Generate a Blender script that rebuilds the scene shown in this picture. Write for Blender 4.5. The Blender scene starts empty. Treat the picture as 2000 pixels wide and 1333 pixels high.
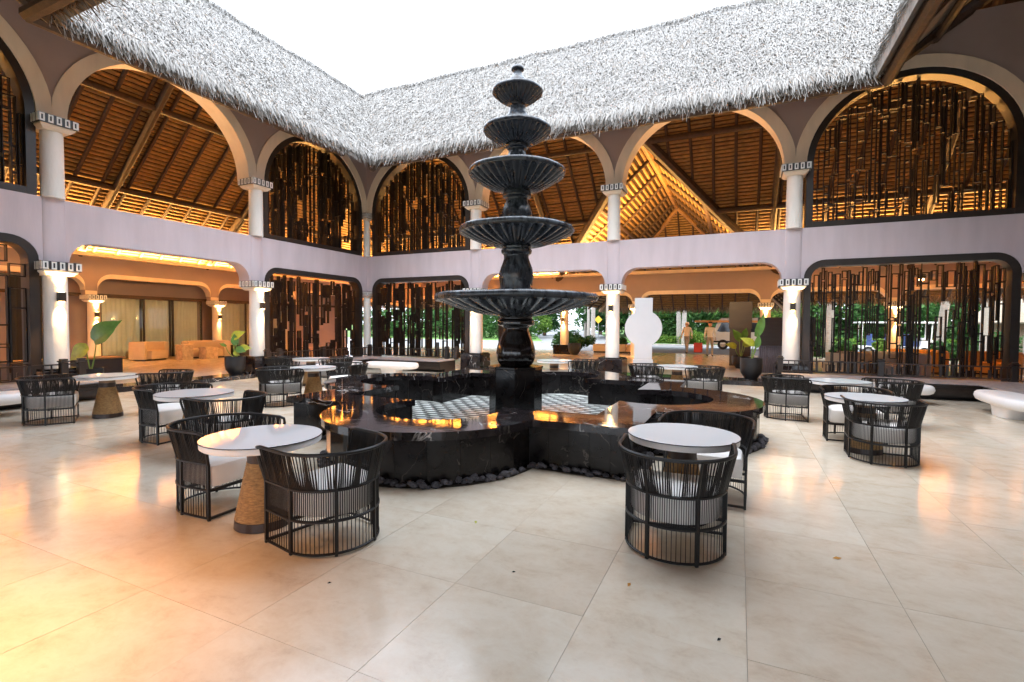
import bpy, math, random
import numpy as np
from mathutils import Matrix, Vector
random.seed(7); rng = np.random.default_rng(7)
R = math.radians
sc = bpy.context.scene
col = sc.collection

# ------------------------------------------------------------------ camera
CAM = Vector((13.684, -15.664, 1.65))
YAW, PIT, ROL, FPX = -0.43184, -0.032585, 0.0063413, 962.095
F = Vector((math.sin(YAW)*math.cos(PIT), math.cos(YAW)*math.cos(PIT), math.sin(PIT)))
Rv = Vector((math.cos(YAW), -math.sin(YAW), 0)); Uv = Rv.cross(F)
R2 = Rv*math.cos(ROL) + Uv*math.sin(ROL); U2 = -Rv*math.sin(ROL) + Uv*math.cos(ROL)
cd = bpy.data.cameras.new("camera"); cam = bpy.data.objects.new("camera", cd); col.objects.link(cam)
cd.sensor_width = 36; cd.lens = 36*FPX/2000; cd.clip_end = 500; cd.clip_start = 0.05
cam.matrix_world = Matrix(((R2.x, U2.x, -F.x, CAM.x), (R2.y, U2.y, -F.y, CAM.y), (R2.z, U2.z, -F.z, CAM.z), (0, 0, 0, 1)))
sc.camera = cam

# ------------------------------------------------------------------ sky, sun, exposure
w = bpy.data.worlds.new("World"); sc.world = w; w.use_nodes = True
wt = w.node_tree; wt.nodes.clear()
wo = wt.nodes.new("ShaderNodeOutputWorld"); bg = wt.nodes.new("ShaderNodeBackground")
sky = wt.nodes.new("ShaderNodeTexSky"); sky.sky_type = 'NISHITA'; sky.sun_disc = False
sky.sun_elevation = R(70); sky.sun_rotation = R(250); sky.air_density = 1.0; sky.dust_density = 4.0
mx = wt.nodes.new("ShaderNodeMix"); mx.data_type = 'RGBA'; mx.inputs[0].default_value = 0.88
mx.inputs[7].default_value = (8.3, 9.2, 10.5, 1)           # even, pale overcast cloud in front of the clear sky
wt.links.new(sky.outputs[0], mx.inputs[6]); wt.links.new(mx.outputs[2], bg.inputs[0])
bg.inputs[1].default_value = 0.14
wt.links.new(bg.outputs[0], wo.inputs[0])
sd = bpy.data.lights.new("sun", 'SUN'); sd.energy = 1.0; sd.angle = R(80); sd.color = (1, 0.97, 0.93)
sun = bpy.data.objects.new("sun", sd); col.objects.link(sun)
sun.rotation_euler = (R(20), 0, R(20))
sc.view_settings.view_transform = 'Standard'; sc.view_settings.look = 'None'
sc.view_settings.exposure = 1.82; sc.view_settings.gamma = 1; sc.view_settings.use_curve_mapping = False
cy = sc.cycles
cy.use_denoising = True; cy.max_bounces = 7; cy.diffuse_bounces = 4; cy.glossy_bounces = 4; cy.transmission_bounces = 4
cy.transparent_max_bounces = 6; cy.sample_clamp_indirect = 6; cy.caustics_reflective = False; cy.caustics_refractive = False
WARM = (1.0, 0.51, 0.13)

# ------------------------------------------------------------------ materials
M = {}
def nt_new(name):
    m = bpy.data.materials.new(name); m.use_nodes = True; nt = m.node_tree
    return m, nt, nt.nodes["Principled BSDF"]
def N(nt, t, **kw):
    n = nt.nodes.new(t)
    for k, v in kw.items(): setattr(n, k, v)
    return n
def setin(n, **kw):
    for k, v in kw.items(): n.inputs[k.replace('_', ' ')].default_value = v
def coords(nt, scale=(1, 1, 1), obj=False):
    tc = N(nt, "ShaderNodeTexCoord"); mp = N(nt, "ShaderNodeMapping"); mp.inputs["Scale"].default_value = scale
    if obj: nt.links.new(tc.outputs["Object"], mp.inputs[0])
    else:
        g = N(nt, "ShaderNodeNewGeometry"); nt.links.new(g.outputs["Position"], mp.inputs[0])
    return mp
def ramp(nt, fac, stops):
    r = N(nt, "ShaderNodeValToRGB"); el = r.color_ramp.elements
    while len(el) < len(stops): el.new(0.5)
    for e, (p, c) in zip(el, stops): e.position = p; e.color = (*c, 1) if len(c) == 3 else c
    nt.links.new(fac, r.inputs[0]); return r
def noise(nt, vec, scale, detail=4, rough=0.55, dist=0.0):
    n = N(nt, "ShaderNodeTexNoise"); setin(n, Scale=scale, Detail=detail, Roughness=rough, Distortion=dist)
    nt.links.new(vec.outputs[0], n.inputs["Vector"]); return n
def bump(nt, b, h, strength=0.3, dist=0.01):
    bn = N(nt, "ShaderNodeBump"); setin(bn, Strength=strength, Distance=dist)
    nt.links.new(h, bn.inputs["Height"]); nt.links.new(bn.outputs[0], b.inputs["Normal"])
def mat(name, c, rough=0.6, metal=0.0, spread=0.12, scale=3.0, bmp=0.0, bscale=None, obj=False, stretch=(1, 1, 1), spec=0.5, coat=0.0, rspread=0.0):
    m, nt, b = nt_new(name); mp = coords(nt, stretch, obj)
    n = noise(nt, mp, scale, 5)
    lo = tuple(max(0, x*(1-spread)) for x in c); hi = tuple(min(1, x*(1+spread)) for x in c)
    r = ramp(nt, n.outputs[0], [(0.3, lo), (0.7, hi)]); nt.links.new(r.outputs[0], b.inputs["Base Color"])
    setin(b, Roughness=rough, Metallic=metal); b.inputs["Specular IOR Level"].default_value = spec
    if rspread:
        rr = ramp(nt, n.outputs[0], [(0.3, (rough-rspread,)*3), (0.7, (rough+rspread,)*3)]); nt.links.new(rr.outputs[0], b.inputs["Roughness"])
    if coat: b.inputs["Coat Weight"].default_value = coat
    if bmp:
        n2 = noise(nt, mp, bscale or scale*6, 4); bump(nt, b, n2.outputs[0], bmp, 0.02)
    M[name] = m; return m
def emis(name, c, s):
    m, nt, b = nt_new(name); setin(b, Roughness=0.5); b.inputs["Base Color"].default_value = (*c, 1)
    b.inputs["Emission Color"].default_value = (*c, 1); b.inputs["Emission Strength"].default_value = s
    M[name] = m; return m

mat('mauve', (0.55, 0.47, 0.505), 0.75, spread=0.085, scale=1.6, bmp=0.15, bscale=12, stretch=(1.6, 1.6, 0.3))
mat('taupe', (0.34, 0.26, 0.245), 0.8, spread=0.06, scale=1.2, bmp=0.1, bscale=30)
mat('cream', (0.74, 0.62, 0.49), 0.75, spread=0.09, scale=2.0, bmp=0.15, bscale=14, stretch=(1.5, 1.5, 0.4))
mat('plaster', (0.78, 0.74, 0.69), 0.6, spread=0.06, scale=2.0, bmp=0.55, bscale=9, stretch=(1, 1, 0.45))
mat('tile_dark', (0.03, 0.03, 0.035), 0.4, spread=0.4, scale=20)
mat('tile_white', (0.75, 0.74, 0.72), 0.4)
mat('screen', (0.022, 0.015, 0.012), 0.42, spread=0.3)
mat('screen_bar', (0.014, 0.009, 0.007), 0.55, spread=0.35, scale=6, spec=0.25)
mat('beam', (0.045, 0.022, 0.011), 0.6, spread=0.4, scale=3, bmp=0.3, stretch=(3, 3, 3))
mat('beam_gold', (0.30, 0.16, 0.06), 0.5, spread=0.3, scale=3, bmp=0.2)
mat('lath', (0.27, 0.155, 0.052), 0.7, spread=0.35, scale=5, bmp=0.4, stretch=(1, 1, 4))
mat('underlay', (0.055, 0.028, 0.014), 0.9, spread=0.3)
mat('cord', (0.007, 0.006, 0.006), 0.5, spread=0.2, spec=0.3)
mat('chair_metal', (0.009, 0.008, 0.008), 0.4, spread=0.2, spec=0.35)
mat('cushion', (0.84, 0.81, 0.78), 0.85, spread=0.03, bmp=0.25, bscale=160, obj=True)
mat('table_white', (0.84, 0.82, 0.80), 0.35, spread=0.02)
mat('band_brown', (0.035, 0.018, 0.012), 0.4, spread=0.2)
mat('neck', (0.22, 0.13, 0.065), 0.5, spread=0.2)
mat('rope', (0.33, 0.19, 0.075), 0.8, spread=0.35, scale=26, bmp=0.5, bscale=60, obj=True, stretch=(1, 1, 3))
mat('deck_dark', (0.022, 0.014, 0.011), 0.5, spread=0.4, stretch=(2, 2, 6))
mat('deck_top', (0.30, 0.27, 0.27), 0.55, spread=0.25, scale=4, stretch=(2, 2, 2))
mat('sculpture_white', (0.58, 0.57, 0.59), 0.5, spread=0.02)
mat('bench_white', (0.80, 0.79, 0.79), 0.45, spread=0.02, scale=1.5)
mat('pot_black', (0.014, 0.014, 0.016), 0.5, spread=0.3)
mat('sofa', (0.55, 0.42, 0.28), 0.9, spread=0.06, bmp=0.15, bscale=90)
mat('sofa_orange', (0.62, 0.30, 0.07), 0.9, spread=0.06)
mat('sofa_grey', (0.42, 0.40, 0.42), 0.9, spread=0.06)
mat('block_stone', (0.50, 0.36, 0.22), 0.35, spread=0.3, scale=7)
mat('curtain', (0.82, 0.74, 0.62), 0.8, spread=0.05, scale=2)
mat('curtain_dark', (0.03, 0.022, 0.018), 0.9)
mat('panel_brown', (0.042, 0.03, 0.026), 0.45, spread=0.15, stretch=(1, 1, 6))
mat('fluted', (0.20, 0.17, 0.19), 0.35, metal=0.3, spread=0.1)
mat('stone_black', (0.075, 0.07, 0.08), 0.6, spread=0.5, scale=14, bmp=0.6, bscale=22)
mat('asphalt', (0.19, 0.195, 0.20), 0.7, spread=0.1, scale=6, bmp=0.2, bscale=40)
mat('kerb', (0.42, 0.41, 0.39), 0.8)
mat('grass', (0.09, 0.19, 0.03), 0.9, spread=0.4, scale=4, bmp=0.6, bscale=50)
mat('trunk_pale', (0.36, 0.32, 0.28), 0.85, spread=0.25, scale=5, bmp=0.4, stretch=(1, 1, 5))
mat('trunk_dark', (0.10, 0.07, 0.045), 0.9, spread=0.3)
mat('van_white', (0.78, 0.77, 0.75), 0.3, spread=0.03, coat=0.5)
mat('tyre', (0.015, 0.015, 0.015), 0.8)
mat('rim_grey', (0.35, 0.35, 0.36), 0.35, metal=0.7)
mat('win_dark', (0.02, 0.03, 0.06), 0.08, spread=0.3)
mat('orange_trim', (0.75, 0.33, 0.10), 0.4)
mat('seat_blue', (0.05, 0.09, 0.28), 0.6)
def m_clothes():
    m, nt, b = nt_new('clothes'); tc = N(nt, "ShaderNodeTexCoord"); sp = N(nt, "ShaderNodeSeparateXYZ"); nt.links.new(tc.outputs["Object"], sp.inputs[0])
    mr = N(nt, "ShaderNodeMath", operation='DIVIDE'); mr.inputs[1].default_value = 2.0; nt.links.new(sp.outputs[2], mr.inputs[0])
    r = ramp(nt, mr.outputs[0], [(0.0, (0.04, 0.03, 0.025)), (0.045, (0.27, 0.24, 0.21)), (0.485, (0.62, 0.59, 0.54)), (0.74, (0.40, 0.22, 0.14))]); r.color_ramp.interpolation = 'CONSTANT'
    nt.links.new(r.outputs[0], b.inputs["Base Color"]); setin(b, Roughness=0.85); M['beige'] = m
m_clothes()
mat('skin', (0.40, 0.22, 0.14), 0.6)
mat('hair_dark', (0.02, 0.015, 0.012), 0.7)
mat('red', (0.45, 0.04, 0.04), 0.6)
mat('cap_white', (0.75, 0.75, 0.75), 0.7)
mat('sign_yellow', (0.75, 0.45, 0.03), 0.5)
mat('pole_grey', (0.3, 0.3, 0.3), 0.5, metal=0.5)
mat('sconce_metal', (0.05, 0.035, 0.025), 0.4, metal=0.3)
mat('hut_thatch', (0.38, 0.31, 0.23), 0.95, spread=0.25, scale=8, bmp=0.8, bscale=30, stretch=(1, 1, 3))
mat('hut_wall', (0.30, 0.22, 0.15), 0.9)
mat('stem', (0.20, 0.30, 0.06), 0.6)
mat('leaf_big', (0.09, 0.20, 0.035), 0.4, spread=0.3, scale=6)
mat('leaf_yellow', (0.42, 0.42, 0.04), 0.45, spread=0.25, scale=8)
mat('soil', (0.04, 0.03, 0.02), 0.95)
mat('dry_leaf', (0.55, 0.25, 0.04), 0.7)
mat('grout', (0.42, 0.36, 0.30), 0.8)
emis('glow', (1.0, 0.60, 0.22), 14.0)

def m_travertine():
    m, nt, b = nt_new('travertine'); g = N(nt, "ShaderNodeNewGeometry"); oi = N(nt, "ShaderNodeObjectInfo")
    off = N(nt, "ShaderNodeVectorMath", operation='MULTIPLY_ADD'); cmb = N(nt, "ShaderNodeCombineXYZ")
    k = N(nt, "ShaderNodeMath", operation='MULTIPLY'); k.inputs[1].default_value = 37.0
    nt.links.new(oi.outputs["Random"], k.inputs[0]); nt.links.new(k.outputs[0], cmb.inputs[0]); nt.links.new(k.outputs[0], cmb.inputs[2])
    off.inputs[1].default_value = (1, 1.3, 1); nt.links.new(g.outputs["Position"], off.inputs[0]); nt.links.new(cmb.outputs[0], off.inputs[2])
    n1 = noise(nt, off, 3.4, 10, 0.72, 0.25); n2 = noise(nt, off, 11, 8, 0.8)
    base = ramp(nt, n1.outputs[0], [(0.25, (0.60, 0.47, 0.345)), (0.45, (0.73, 0.63, 0.50)), (0.6, (0.78, 0.70, 0.58)), (0.8, (0.69, 0.575, 0.44))])
    tone = ramp(nt, oi.outputs["Random"], [(0.0, (0.92, 0.90, 0.88)), (0.35, (0.96, 0.94, 0.92)), (0.7, (0.99, 0.99, 0.985)), (1.0, (1.03, 1.05, 1.05))])
    mu = N(nt, "ShaderNodeMix", data_type='RGBA', blend_type='MULTIPLY'); mu.inputs[0].default_value = 1
    nt.links.new(base.outputs[0], mu.inputs[6]); nt.links.new(tone.outputs[0], mu.inputs[7])
    pit = ramp(nt, n2.outputs[0], [(0.28, (0.72, 0.66, 0.58)), (0.42, (1, 1, 1))])
    mu2 = N(nt, "ShaderNodeMix", data_type='RGBA', blend_type='MULTIPLY'); mu2.inputs[0].default_value = 0.42
    nt.links.new(mu.outputs[2], mu2.inputs[6]); nt.links.new(pit.outputs[0], mu2.inputs[7])
    nt.links.new(mu2.outputs[2], b.inputs["Base Color"])
    n3 = noise(nt, off, 5, 5)
    rr = ramp(nt, n3.outputs[0], [(0.3, (0.09,)*3), (0.7, (0.19,)*3)]); nt.links.new(rr.outputs[0], b.inputs["Roughness"])
    bump(nt, b, n1.outputs[0], 0.06, 0.02); M['travertine'] = m
m_travertine()

def m_marble(name, base, vein, rough, vstr=1.0, scale=1.6):
    m, nt, b = nt_new(name); g = N(nt, "ShaderNodeNewGeometry"); oi = N(nt, "ShaderNodeObjectInfo")
    k = N(nt, "ShaderNodeMath", operation='MULTIPLY'); k.inputs[1].default_value = 19.0; nt.links.new(oi.outputs["Random"], k.inputs[0])
    ad = N(nt, "ShaderNodeVectorMath", operation='ADD'); nt.links.new(g.outputs["Position"], ad.inputs[0]); nt.links.new(k.outputs[0], ad.inputs[1])
    n1 = noise(nt, ad, scale*0.8, 5, 0.5, 0.7); n2 = noise(nt, ad, scale*0.7, 3, 0.5)
    sub = N(nt, "ShaderNodeMath", operation='SUBTRACT'); sub.inputs[1].default_value = 0.5; nt.links.new(n1.outputs[0], sub.inputs[0])
    ab = N(nt, "ShaderNodeMath", operation='ABSOLUTE'); nt.links.new(sub.outputs[0], ab.inputs[0])
    vr = ramp(nt, ab.outputs[0], [(0.0, (vstr,)*3), (0.004, (vstr*0.5,)*3), (0.011, (0, 0, 0))])
    gate = ramp(nt, n2.outputs[0], [(0.48, (0, 0, 0)), (0.60, (1, 1, 1))])
    mg = N(nt, "ShaderNodeMath", operation='MULTIPLY'); nt.links.new(vr.outputs[0], mg.inputs[0]); nt.links.new(gate.outputs[0], mg.inputs[1])
    n3 = noise(nt, ad, 5, 5); bs = ramp(nt, n3.outputs[0], [(0.3, tuple(x*0.6 for x in base)), (0.75, tuple(x*1.7 for x in base))])
    mi = N(nt, "ShaderNodeMix", data_type='RGBA'); nt.links.new(mg.outputs[0], mi.inputs[0]); nt.links.new(bs.outputs[0], mi.inputs[6]); mi.inputs[7].default_value = (*vein, 1)
    nt.links.new(mi.outputs[2], b.inputs["Base Color"])
    rr = ramp(nt, n3.outputs[0], [(0.3, (rough*0.7,)*3), (0.7, (rough*1.3,)*3)]); nt.links.new(rr.outputs[0], b.inputs["Roughness"])
    n4 = noise(nt, ad, 9, 3); bump(nt, b, n4.outputs[0], 0.05, 0.01)
    M[name] = m
m_marble('marble', (0.016, 0.013, 0.014), (0.55, 0.54, 0.53), 0.05)
m_marble('marble_side', (0.009, 0.0075, 0.0075), (0.24, 0.20, 0.17), 0.16, 0.5, 2.2)
M['marble_side'].node_tree.nodes['Principled BSDF'].inputs['Specular IOR Level'].default_value = 0.28

def m_fountain():
    m, nt, b = nt_new('fountain_stone'); mp = coords(nt); g = N(nt, "ShaderNodeNewGeometry")
    n1 = noise(nt, mp, 4, 6); n2 = noise(nt, coords(nt, (6, 6, 0.8)), 2.5, 5, 0.6, 0.5)
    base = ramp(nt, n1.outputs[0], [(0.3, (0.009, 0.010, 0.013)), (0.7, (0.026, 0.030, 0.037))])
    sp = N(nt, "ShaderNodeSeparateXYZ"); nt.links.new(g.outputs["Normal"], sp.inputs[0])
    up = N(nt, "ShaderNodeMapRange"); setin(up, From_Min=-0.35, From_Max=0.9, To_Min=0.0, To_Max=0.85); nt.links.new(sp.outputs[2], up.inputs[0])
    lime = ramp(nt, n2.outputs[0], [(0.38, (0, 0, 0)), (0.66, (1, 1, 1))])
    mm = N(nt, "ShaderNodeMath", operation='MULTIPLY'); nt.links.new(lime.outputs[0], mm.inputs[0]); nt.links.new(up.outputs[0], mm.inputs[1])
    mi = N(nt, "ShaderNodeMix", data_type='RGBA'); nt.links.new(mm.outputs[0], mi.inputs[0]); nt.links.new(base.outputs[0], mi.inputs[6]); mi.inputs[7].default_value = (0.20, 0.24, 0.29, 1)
    nt.links.new(mi.outputs[2], b.inputs["Base Color"])
    rr = ramp(nt, n1.outputs[0], [(0.3, (0.17,)*3), (0.7, (0.36,)*3)]); nt.links.new(rr.outputs[0], b.inputs["Roughness"])
    bump(nt, b, n2.outputs[0], 0.05, 0.01); M['fountain_stone'] = m
m_fountain()
mat('vase_polished', (0.012, 0.009, 0.008), 0.14, spread=0.4)
mat('mosaic_white', (0.72, 0.76, 0.74), 0.3, spread=0.06)
mat('mosaic_black', (0.012, 0.014, 0.016), 0.3)

def m_island(name, stops, rough=0.9, trans=0.0):
    m, nt, b = nt_new(name); g = N(nt, "ShaderNodeNewGeometry")
    r = ramp(nt, g.outputs["Random Per Island"], stops); nt.links.new(r.outputs[0], b.inputs["Base Color"]); setin(b, Roughness=rough)
    b.inputs["Specular IOR Level"].default_value = 0.25
    if trans:
        tr = N(nt, "ShaderNodeBsdfTranslucent"); nt.links.new(r.outputs[0], tr.inputs[0]); ms = N(nt, "ShaderNodeMixShader"); ms.inputs[0].default_value = trans
        out = nt.nodes["Material Output"]; nt.links.new(b.outputs[0], ms.inputs[1]); nt.links.new(tr.outputs[0], ms.inputs[2]); nt.links.new(ms.outputs[0], out.inputs[0])
    M[name] = m
m_island('thatch', [(0.0, (0.20, 0.17, 0.14)), (0.08, (0.32, 0.305, 0.285)), (0.6, (0.375, 0.365, 0.35)), (0.93, (0.42, 0.41, 0.395)), (1.0, (0.26, 0.20, 0.145))])
m_island('thatch_brown', [(0.0, (0.10, 0.055, 0.03)), (0.6, (0.26, 0.17, 0.10)), (1.0, (0.36, 0.26, 0.17))])
m_island('leaves_mid', [(0.0, (0.02, 0.06, 0.015)), (0.5, (0.04, 0.115, 0.026)), (1.0, (0.08, 0.18, 0.042))], 0.6, 0.35)
m_island('leaves_dark', [(0.0, (0.015, 0.05, 0.015)), (0.5, (0.035, 0.10, 0.028)), (1.0, (0.07, 0.17, 0.045))], 0.6, 0.3)
m_island('leaves_lime', [(0.0, (0.06, 0.13, 0.02)), (0.5, (0.12, 0.24, 0.035)), (1.0, (0.22, 0.34, 0.06))], 0.6, 0.35)
mat('thatch_core', (0.20, 0.18, 0.16), 0.95, spread=0.3, scale=8)
def m_glass(name, tint=(0.9, 0.95, 0.95), mixf=0.12):
    m, nt, b = nt_new(name); nt.nodes.remove(b); out = nt.nodes["Material Output"]
    t = N(nt, "ShaderNodeBsdfTransparent"); t.inputs[0].default_value = (*tint, 1); g = N(nt, "ShaderNodeBsdfGlossy"); g.inputs["Roughness"].default_value = 0.02
    lw = N(nt, "ShaderNodeLayerWeight"); lw.inputs[0].default_value = 0.18
    ms = N(nt, "ShaderNodeMixShader"); nt.links.new(lw.outputs[0], ms.inputs[0]); nt.links.new(t.outputs[0], ms.inputs[1]); nt.links.new(g.outputs[0], ms.inputs[2]); nt.links.new(ms.outputs[0], out.inputs[0]); M[name] = m
m_glass('glass')
mat('glass_table', (0.82, 0.84, 0.85), 0.035, spread=0.01)

# ------------------------------------------------------------------ mesh helpers
class MB:
    def __init__(s): s.v = []; s.f = []
    def add(s, vs, fs):
        o = len(s.v); s.v += [tuple(x) for x in vs]; s.f += [tuple(i+o for i in f) for f in fs]; return s
    def box(s, c, d, rz=0.0, mtx=None):
        x, y, z = d[0]/2, d[1]/2, d[2]/2
        vs = [Vector((sx*x, sy*y, sz*z)) for sz in (-1, 1) for sy in (-1, 1) for sx in (-1, 1)]
        if mtx is not None: vs = [mtx @ v for v in vs]
        elif rz:
            cs, sn = math.cos(rz), math.sin(rz); vs = [Vector((v.x*cs-v.y*sn, v.x*sn+v.y*cs, v.z)) for v in vs]
        c = Vector(c); return s.add([v+c for v in vs], [(0, 2, 3, 1), (4, 5, 7, 6), (0, 1, 5, 4), (2, 6, 7, 3), (0, 4, 6, 2), (1, 3, 7, 5)])
    def bb(s, a, b):
        return s.box([(p+q)/2 for p, q in zip(a, b)], [abs(q-p) for p, q in zip(a, b)])
    def tube(s, pts, r, n=6, cap=True, closed=False):
        pts = [Vector(p) for p in pts]; rs = r if isinstance(r, (list, tuple)) else [r]*len(pts)
        m = len(pts); o = len(s.v); up0 = Vector((0, 0, 1))
        for i, p in enumerate(pts):
            a = pts[(i-1) % m] if (closed or i > 0) else p; b = pts[(i+1) % m] if (closed or i < m-1) else p
            t = (b-a).normalized(); up = up0 if abs(t.z) < 0.95 else Vector((1, 0, 0))
            e1 = t.cross(up).normalized(); e2 = e1.cross(t)
            for k in range(n):
                an = 2*math.pi*(k+0.5)/n; s.v.append(tuple(p+(e1*math.cos(an)+e2*math.sin(an))*rs[i]))
        for i in range(m if closed else m-1):
            j = (i+1) % m
            for k in range(n): s.f.append((o+i*n+k, o+i*n+(k+1) % n, o+j*n+(k+1) % n, o+j*n+k))
        if cap and not closed:
            s.f.append(tuple(o+k for k in range(n))[::-1]); s.f.append(tuple(o+(m-1)*n+k for k in range(n)))
        return s
    def lathe(s, prof, n=32, c=(0, 0, 0), flute=None):
        o = len(s.v); m = len(prof)
        for i, (r, z) in enumerate(prof):
            for k in range(n):
                a = 2*math.pi*k/n; rr, zz = r, z
                if flute: rr, zz = flute(i, r, z, a)
                s.v.append((c[0]+rr*math.cos(a), c[1]+rr*math.sin(a), c[2]+zz))
        for i in range(m-1):
            for k in range(n):
                k2 = (k+1) % n; s.f.append((o+i*n+k, o+i*n+k2, o+(i+1)*n+k2, o+(i+1)*n+k))
        s.f.append(tuple(o+k for k in range(n))[::-1]); s.f.append(tuple(o+(m-1)*n+k for k in range(n)))
        return s
    def prism(s, poly, z0, z1):
        n = len(poly); vs = [(x, y, z0) for x, y in poly]+[(x, y, z1) for x, y in poly]
        return s.add(vs, [tuple(range(n))[::-1], tuple(range(n, 2*n))]+[(i, (i+1) % n, n+(i+1) % n, n+i) for i in range(n)])
    def mesh(s, name):
        me = bpy.data.meshes.new(name); me.from_pydata(s.v, [], s.f); me.update(); return me
    def build(s, name, m, parent=None, smooth=False, bevel=0.0, label=None, kind=None):
        return obj(name, s.mesh(name), m, parent, smooth, bevel, label, kind)
def wloc(o):
    if o.parent is None: return Vector(o.location)
    return wloc(o.parent)+o.matrix_parent_inverse.translation+Vector(o.location)
def obj(name, me, m, parent=None, smooth=False, bevel=0.0, label=None, kind=None, at=None):
    o = bpy.data.objects.new(name, me); col.objects.link(o)
    if m and not me.materials: me.materials.append(M[m])
    if parent is not None:
        o.parent = parent
        if not parent.get('local'): o.matrix_parent_inverse = Matrix.Translation(-wloc(parent))
        else: o['local'] = 1
    if at is not None: o.location = at
    if smooth:
        for p in me.polygons: p.use_smooth = True
        if smooth == 'auto': me.set_sharp_from_angle(angle=R(38))
    if bevel:
        b = o.modifiers.new("bevel", 'BEVEL'); b.width = bevel; b.segments = 2; b.limit_method = 'ANGLE'; b.angle_limit = R(40)
    if label: o['label'] = label
    if kind: o['kind'] = kind
    return o
def thing(name, label, cat, loc=(0, 0, 0), group=None, local=False, rz=0):
    o = bpy.data.objects.new(name, None); col.objects.link(o); o.location = loc; o.rotation_euler = (0, 0, rz); o.empty_display_size = 0.2
    o['label'] = label; o['category'] = cat; o['kind'] = 'thing'
    if group: o['group'] = group
    if local: o['local'] = 1
    return o
def tag(o, label, cat, group=None):
    o['label'] = label; o['category'] = cat
    if group: o['group'] = group
    return o
def copy_tree(o, parent=None):
    c = o.copy(); col.objects.link(c); c.parent = parent
    for ch in list(o.children): copy_tree(ch, c)
    return c
def npmesh(name, V, Q):
    me = bpy.data.meshes.new(name); V = np.asarray(V, dtype=np.float32); Q = np.asarray(Q, dtype=np.int32); k = Q.shape[1]
    me.vertices.add(len(V)); me.vertices.foreach_set("co", V.ravel())
    me.loops.add(Q.size); me.loops.foreach_set("vertex_index", Q.ravel())
    me.polygons.add(len(Q)); me.polygons.foreach_set("loop_start", np.arange(0, Q.size, k, dtype=np.int32))
    me.update(calc_edges=True); return me
def lamp(name, kind, loc, energy, color=WARM, parent=None, **kw):
    d = bpy.data.lights.new(name, kind); d.energy = energy; d.color = color
    for k, v in kw.items():
        if k != 'rot': setattr(d, k, v)
    o = bpy.data.objects.new(name, d); col.objects.link(o); o.location = loc
    if 'rot' in kw: o.rotation_euler = kw['rot']
    if parent is not None:
        o.parent = parent
        if not parent.get('local'): o.matrix_parent_inverse = Matrix.Translation(-wloc(parent))
    return o

# ------------------------------------------------------------------ fountain plan (shared by floor cut and basin)
FX, FY = 10.174, -7.885
def contour(a, D, r, n=14):
    """square of half side a with a round lobe of radius r centred D out on every side, anticlockwise"""
    dd = a-D; j = math.sqrt(r*r-dd*dd); th = math.atan2(j, dd)          # angle off the side normal where the lobe meets the side
    pts = []
    for q in range(4):
        b = q*math.pi/2
        c = (D*math.cos(b), D*math.sin(b))
        for k in range(n+1):
            t = b-th+2*th*k/n; pts.append((FX+c[0]+r*math.cos(t), FY+c[1]+r*math.sin(t)))
        x, y = a, a; pts.append((FX+x*math.cos(b)-y*math.sin(b), FY+x*math.sin(b)+y*math.cos(b)))
    return pts

# ------------------------------------------------------------------ ground and courtyard floor
g = MB().add([(-150, -60, -0.6), (150, -60, -0.6), (150, 160, -0.6), (-150, 160, -0.6)], [(0, 1, 2, 3)]).build('ground', 'grass', kind='structure')
bed = MB().bb((-0.5, -20, -0.3), (20.6, 0.6, -0.012)).build('courtyard_floor', 'grout', kind='structure'); bed['label'] = 'polished cream travertine floor of the open courtyard'
TX, TY = 0.842, 0.89
tiles = []
for i in range(-16, 10):
    for j in range(-8, 16):
        x0, y0 = 12.91+i*TX, -13.0+j*TY
        if x0+TX < -0.4 or x0 > 20.4 or y0+TY < -18.5 or y0 > 0.4: continue
        cx_, cy_ = x0+TX/2, y0+TY/2
        if max(abs(cx_-FX), abs(cy_-FY)) < 2.0: continue
        tiles.append((cx_, cy_))
def vis_size(c):
    d = Vector((c[0], c[1], 0))-CAM; z = d.dot(F)
    if z < 0.4 or abs(d.dot(R2)/z) > 1.2: return -1+1e-3*random.random()
    return 1/(z*z*z)
tiles.sort(key=vis_size, reverse=True)
tv = MB().bb((-TX/2+0.0012, -TY/2+0.0012, -0.02), (TX/2-0.0012, TY/2-0.0012, 0.0)).mesh('tile')
tv.materials.append(M['travertine'])
for c in tiles[:300]:
    t = obj('tile', tv, None, bed); t.location = (c[0], c[1], random.uniform(-0.0012, 0.0))
    t.rotation_euler = (random.uniform(-1, 1)*0.0007, random.uniform(-1, 1)*0.0007, 0)
rest = MB()
for c in tiles[300:]: rest.bb((c[0]-TX/2+0.002, c[1]-TY/2+0.002, -0.02), (c[0]+TX/2-0.002, c[1]+TY/2-0.002, 0.0))
rest.build('tile', 'travertine', bed, kind='stuff')

# lobby floors one low step up, with black marble risers
LZ = 0.12
MB().bb((-24, -22, -0.3), (-0.30, 0.48, LZ)).build('lobby_floor', 'travertine', kind='structure')
MB().bb((-24, 0.482, -0.3), (34, 13.2, LZ)).build('lobby_floor', 'travertine', kind='structure')
MB().bb((20.3, -22, -0.3), (34, 0.478, LZ)).build('lobby_floor', 'travertine', kind='structure')
MB().bb((-24, -30, -0.3), (34, -18.6, LZ-0.02)).build('lobby_floor', 'travertine', kind='structure')
def step(name, a, b, lab):
    t = thing(name, lab, 'step', ((a[0]+b[0])/2, (a[1]+b[1])/2, 0))
    L = max(b[0]-a[0], b[1]-a[1]); ax = 0 if b[0]-a[0] > b[1]-a[1] else 1; n = max(1, round(L/0.9))
    for k in range(n):
        p, q = list(a), list(b); p[ax] = a[ax]+L*k/n+0.002; q[ax] = a[ax]+L*(k+1)/n-0.002
        MB().bb((*p, 0.0), (*q, LZ+0.004)).build('slab', 'marble', t, bevel=0.004)
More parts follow.
